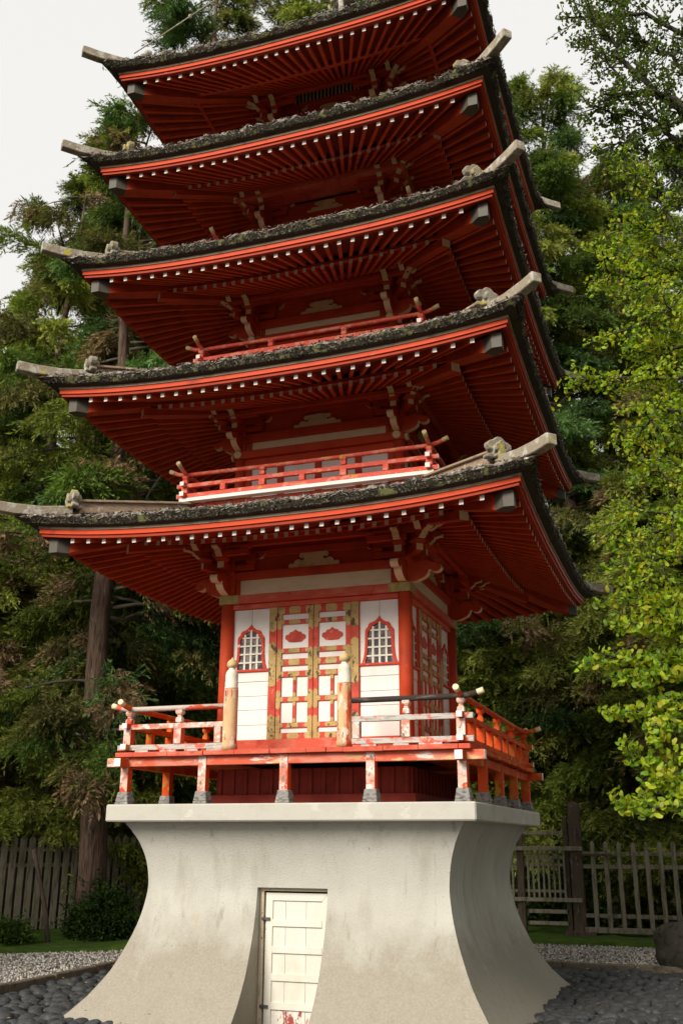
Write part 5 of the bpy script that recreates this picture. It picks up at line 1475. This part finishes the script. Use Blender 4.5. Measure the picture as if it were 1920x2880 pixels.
for (z0, tg, tw_, tl_) in [
    (3.5, [(2050, 1640, 8.4), (1900, 1690, 8.3), (1820, 1690, 8.2), (1765, 1660, 8.2)], 2, .25),
    (3.3, [(2050, 1700, 8.3), (1910, 1770, 8.3), (1850, 1740, 8.2), (1740, 1760, 8.2)], 2, .22),
    (3.2, [(2050, 1800, 8.4), (1900, 1850, 8.4), (1800, 1850, 8.3), (1665, 1860, 8.3)], 2, .25),
    (3.1, [(2050, 1830, 8.2), (1940, 1880, 8.2), (1860, 1900, 8.2), (1760, 1905, 8.2)], 2, .28),
    (3.0, [(2050, 1900, 8.3), (1930, 1960, 8.2), (1860, 1990, 8.2), (1740, 1995, 8.2)], 2, .22),
    (2.9, [(2050, 1940, 8.2), (1930, 2000, 8.1), (1860, 2040, 8.1), (1850, 2080, 8.1)], 2, .15),
    (2.6, [(2050, 2080, 8.2), (1930, 2130, 8.2), (1850, 2140, 8.2), (1760, 2110, 8.2)], 1, .2),
    (2.3, [(2050, 2180, 7.9), (1940, 2230, 7.8), (1880, 2200, 7.8), (1830, 2220, 7.8)], 2, .15),
    (2.1, [(2050, 2230, 7.7), (1930, 2275, 7.7), (1820, 2265, 7.6), (1735, 2255, 7.6)], 1, .12)]:
    limb(z0, tg, .016, YEL, .062, 1.1, tw_ + 1, tl_)
obj('limbs', limbs, GBARK, gk)
def fans(P, D, C, S, rg):
    n = len(P); x, y, z = orient(D, rg)
    ang = np.radians([0, -62, -38, -13, 13, 38, 62]); rad = np.array([0, .86, 1.0, .93, .93, 1.0, .86])
    # stalk point then the fan rim
    V = np.zeros((n, 7, 3))
    for k in range(7):
        V[:, k] = P + (x * (math.cos(ang[k]) * rad[k]) + y * (math.sin(ang[k]) * rad[k])) * S[:, None] + z * (S * (.10 * abs(k - 3.5) if k else 0))[:, None]
    F = []
    idx = np.arange(n) * 7
    F = np.concatenate([np.stack([idx, idx + k, idx + k + 1], 1) for k in range(1, 6)])
    return V.reshape(-1, 3), F, np.tile(C, (5, 1))
rg = np.random.default_rng(3)
V, F, col = fans(np.array([tuple(p) for p in LP]), np.array(LD), np.array(LC), np.array(LS) * .62, rg)
arr_obj('leaves', V, F, GINK, gk, colors=np.clip(col, .01, .6))

# ---- a visitor far behind the boarded fence
def skin_obj(name, J, E, rad, mats, parent=None, sub=2):
    me = bpy.data.meshes.new(name); me.from_pydata(J, E, [])
    o = bpy.data.objects.new(name, me); COL.objects.link(o); o.parent = parent
    s = o.modifiers.new('skin', 'SKIN')
    for v, r_ in zip(me.skin_vertices[0].data, rad): v.radius = r_
    me.skin_vertices[0].data[0].use_root = True
    q = o.modifiers.new('sub', 'SUBSURF'); q.levels = q.render_levels = sub
    me.materials.append(mats)
    return o
bank_m = MB(); bank_m.frus(0, 0, GZ + .0, GZ + .28, 2.0, 1.4, 0, 1.6, 1.0)
bx_, by_ = bearing(350, 22.5)
bk = obj('bank', bank_m, MOSS, None, (bx_, by_, 0)); tag(bk, kind='structure')
SKIN_ = mk('visitor_skin', (.42, .24, .17), rough=.6); TEAL = mk('teal_shirt_cloth', (.035, .11, .13), rough=.9); HAIR = mk('dark_hair', (.02, .014, .01), rough=.8); JEAN = mk('dark_trousers_cloth', (.03, .035, .05), rough=.9)
per = root('person', 'person in a teal shirt looking over the boarded fence beside the thick trunk', 'person', (bx_, by_, GZ + .28), R_(20))
J = [(0, 0, .95), (0, 0, 1.15), (0, 0, 1.38), (0, 0, 1.47), (0, -.005, 1.56), (0, -.01, 1.64), (0, 0, 1.71),
     (.18, 0, 1.41), (.25, .02, 1.12), (.23, -.08, .89), (.225, -.10, .82), (-.18, 0, 1.41), (-.25, .02, 1.12), (-.23, -.08, .89), (-.225, -.10, .82),
     (.10, 0, .90), (.11, -.01, .50), (.11, .02, .09), (.11, -.15, .035), (-.10, 0, .90), (-.11, -.03, .50), (-.11, .02, .09), (-.11, -.15, .035), (0, -.105, 1.60)]
E_ = [(0, 1), (1, 2), (2, 3), (3, 4), (4, 5), (5, 6), (2, 7), (7, 8), (8, 9), (9, 10), (2, 11), (11, 12), (12, 13), (13, 14), (0, 15), (15, 16), (16, 17), (17, 18), (0, 19), (19, 20), (20, 21), (21, 22), (4, 23)]
rad = [(.14, .10), (.13, .095), (.15, .10), (.055, .055), (.075, .085), (.078, .092), (.05, .06), (.055, .055), (.042, .042), (.028, .028), (.036, .018), (.055, .055), (.042, .042), (.028, .028), (.036, .018),
       (.085, .085), (.058, .058), (.04, .04), (.042, .03), (.085, .085), (.058, .058), (.04, .04), (.042, .03), (.012, .012)]
for sx in (1, -1):
    h0 = 10 if sx > 0 else 14
    for i in range(5):
        b_ = len(J)
        if i == 0: J += [(sx * .19, -.13, .80), (sx * .185, -.15, .77)]
        else:
            ox = sx * (.200 + i * .013) ; ln = [0, .072, .080, .075, .060][i]
            J += [(ox, -.115, .815 - ln * .6), (ox, -.130, .815 - ln)]
        E_ += [(h0, b_), (b_, b_ + 1)]; rad += [(.009, .009), (.007, .007)]
skin_obj('body', J, E_, rad, SKIN_, per)
skin_obj('shirt', [(0, 0, .98), (0, 0, 1.15), (0, 0, 1.36), (0, 0, 1.45), (.19, 0, 1.40), (.25, .02, 1.16), (-.19, 0, 1.40), (-.25, .02, 1.16)], [(0, 1), (1, 2), (2, 3), (2, 4), (4, 5), (2, 6), (6, 7)],
         [(.17, .13), (.16, .12), (.175, .12), (.075, .075), (.08, .08), (.062, .062), (.08, .08), (.062, .062)], TEAL, per)
skin_obj('trousers', [(0, 0, .98), (.10, 0, .88), (.11, -.01, .5), (.11, .02, .12), (-.10, 0, .88), (-.11, -.03, .5), (-.11, .02, .12)], [(0, 1), (1, 2), (2, 3), (0, 4), (4, 5), (5, 6)],
         [(.165, .125), (.105, .105), (.075, .075), (.058, .058), (.105, .105), (.075, .075), (.058, .058)], JEAN, per)
skin_obj('hair', [(0, .03, 1.60), (0, .02, 1.68), (0, -.02, 1.735)], [(0, 1), (1, 2)], [(.085, .085), (.095, .10), (.06, .07)], HAIR, per)
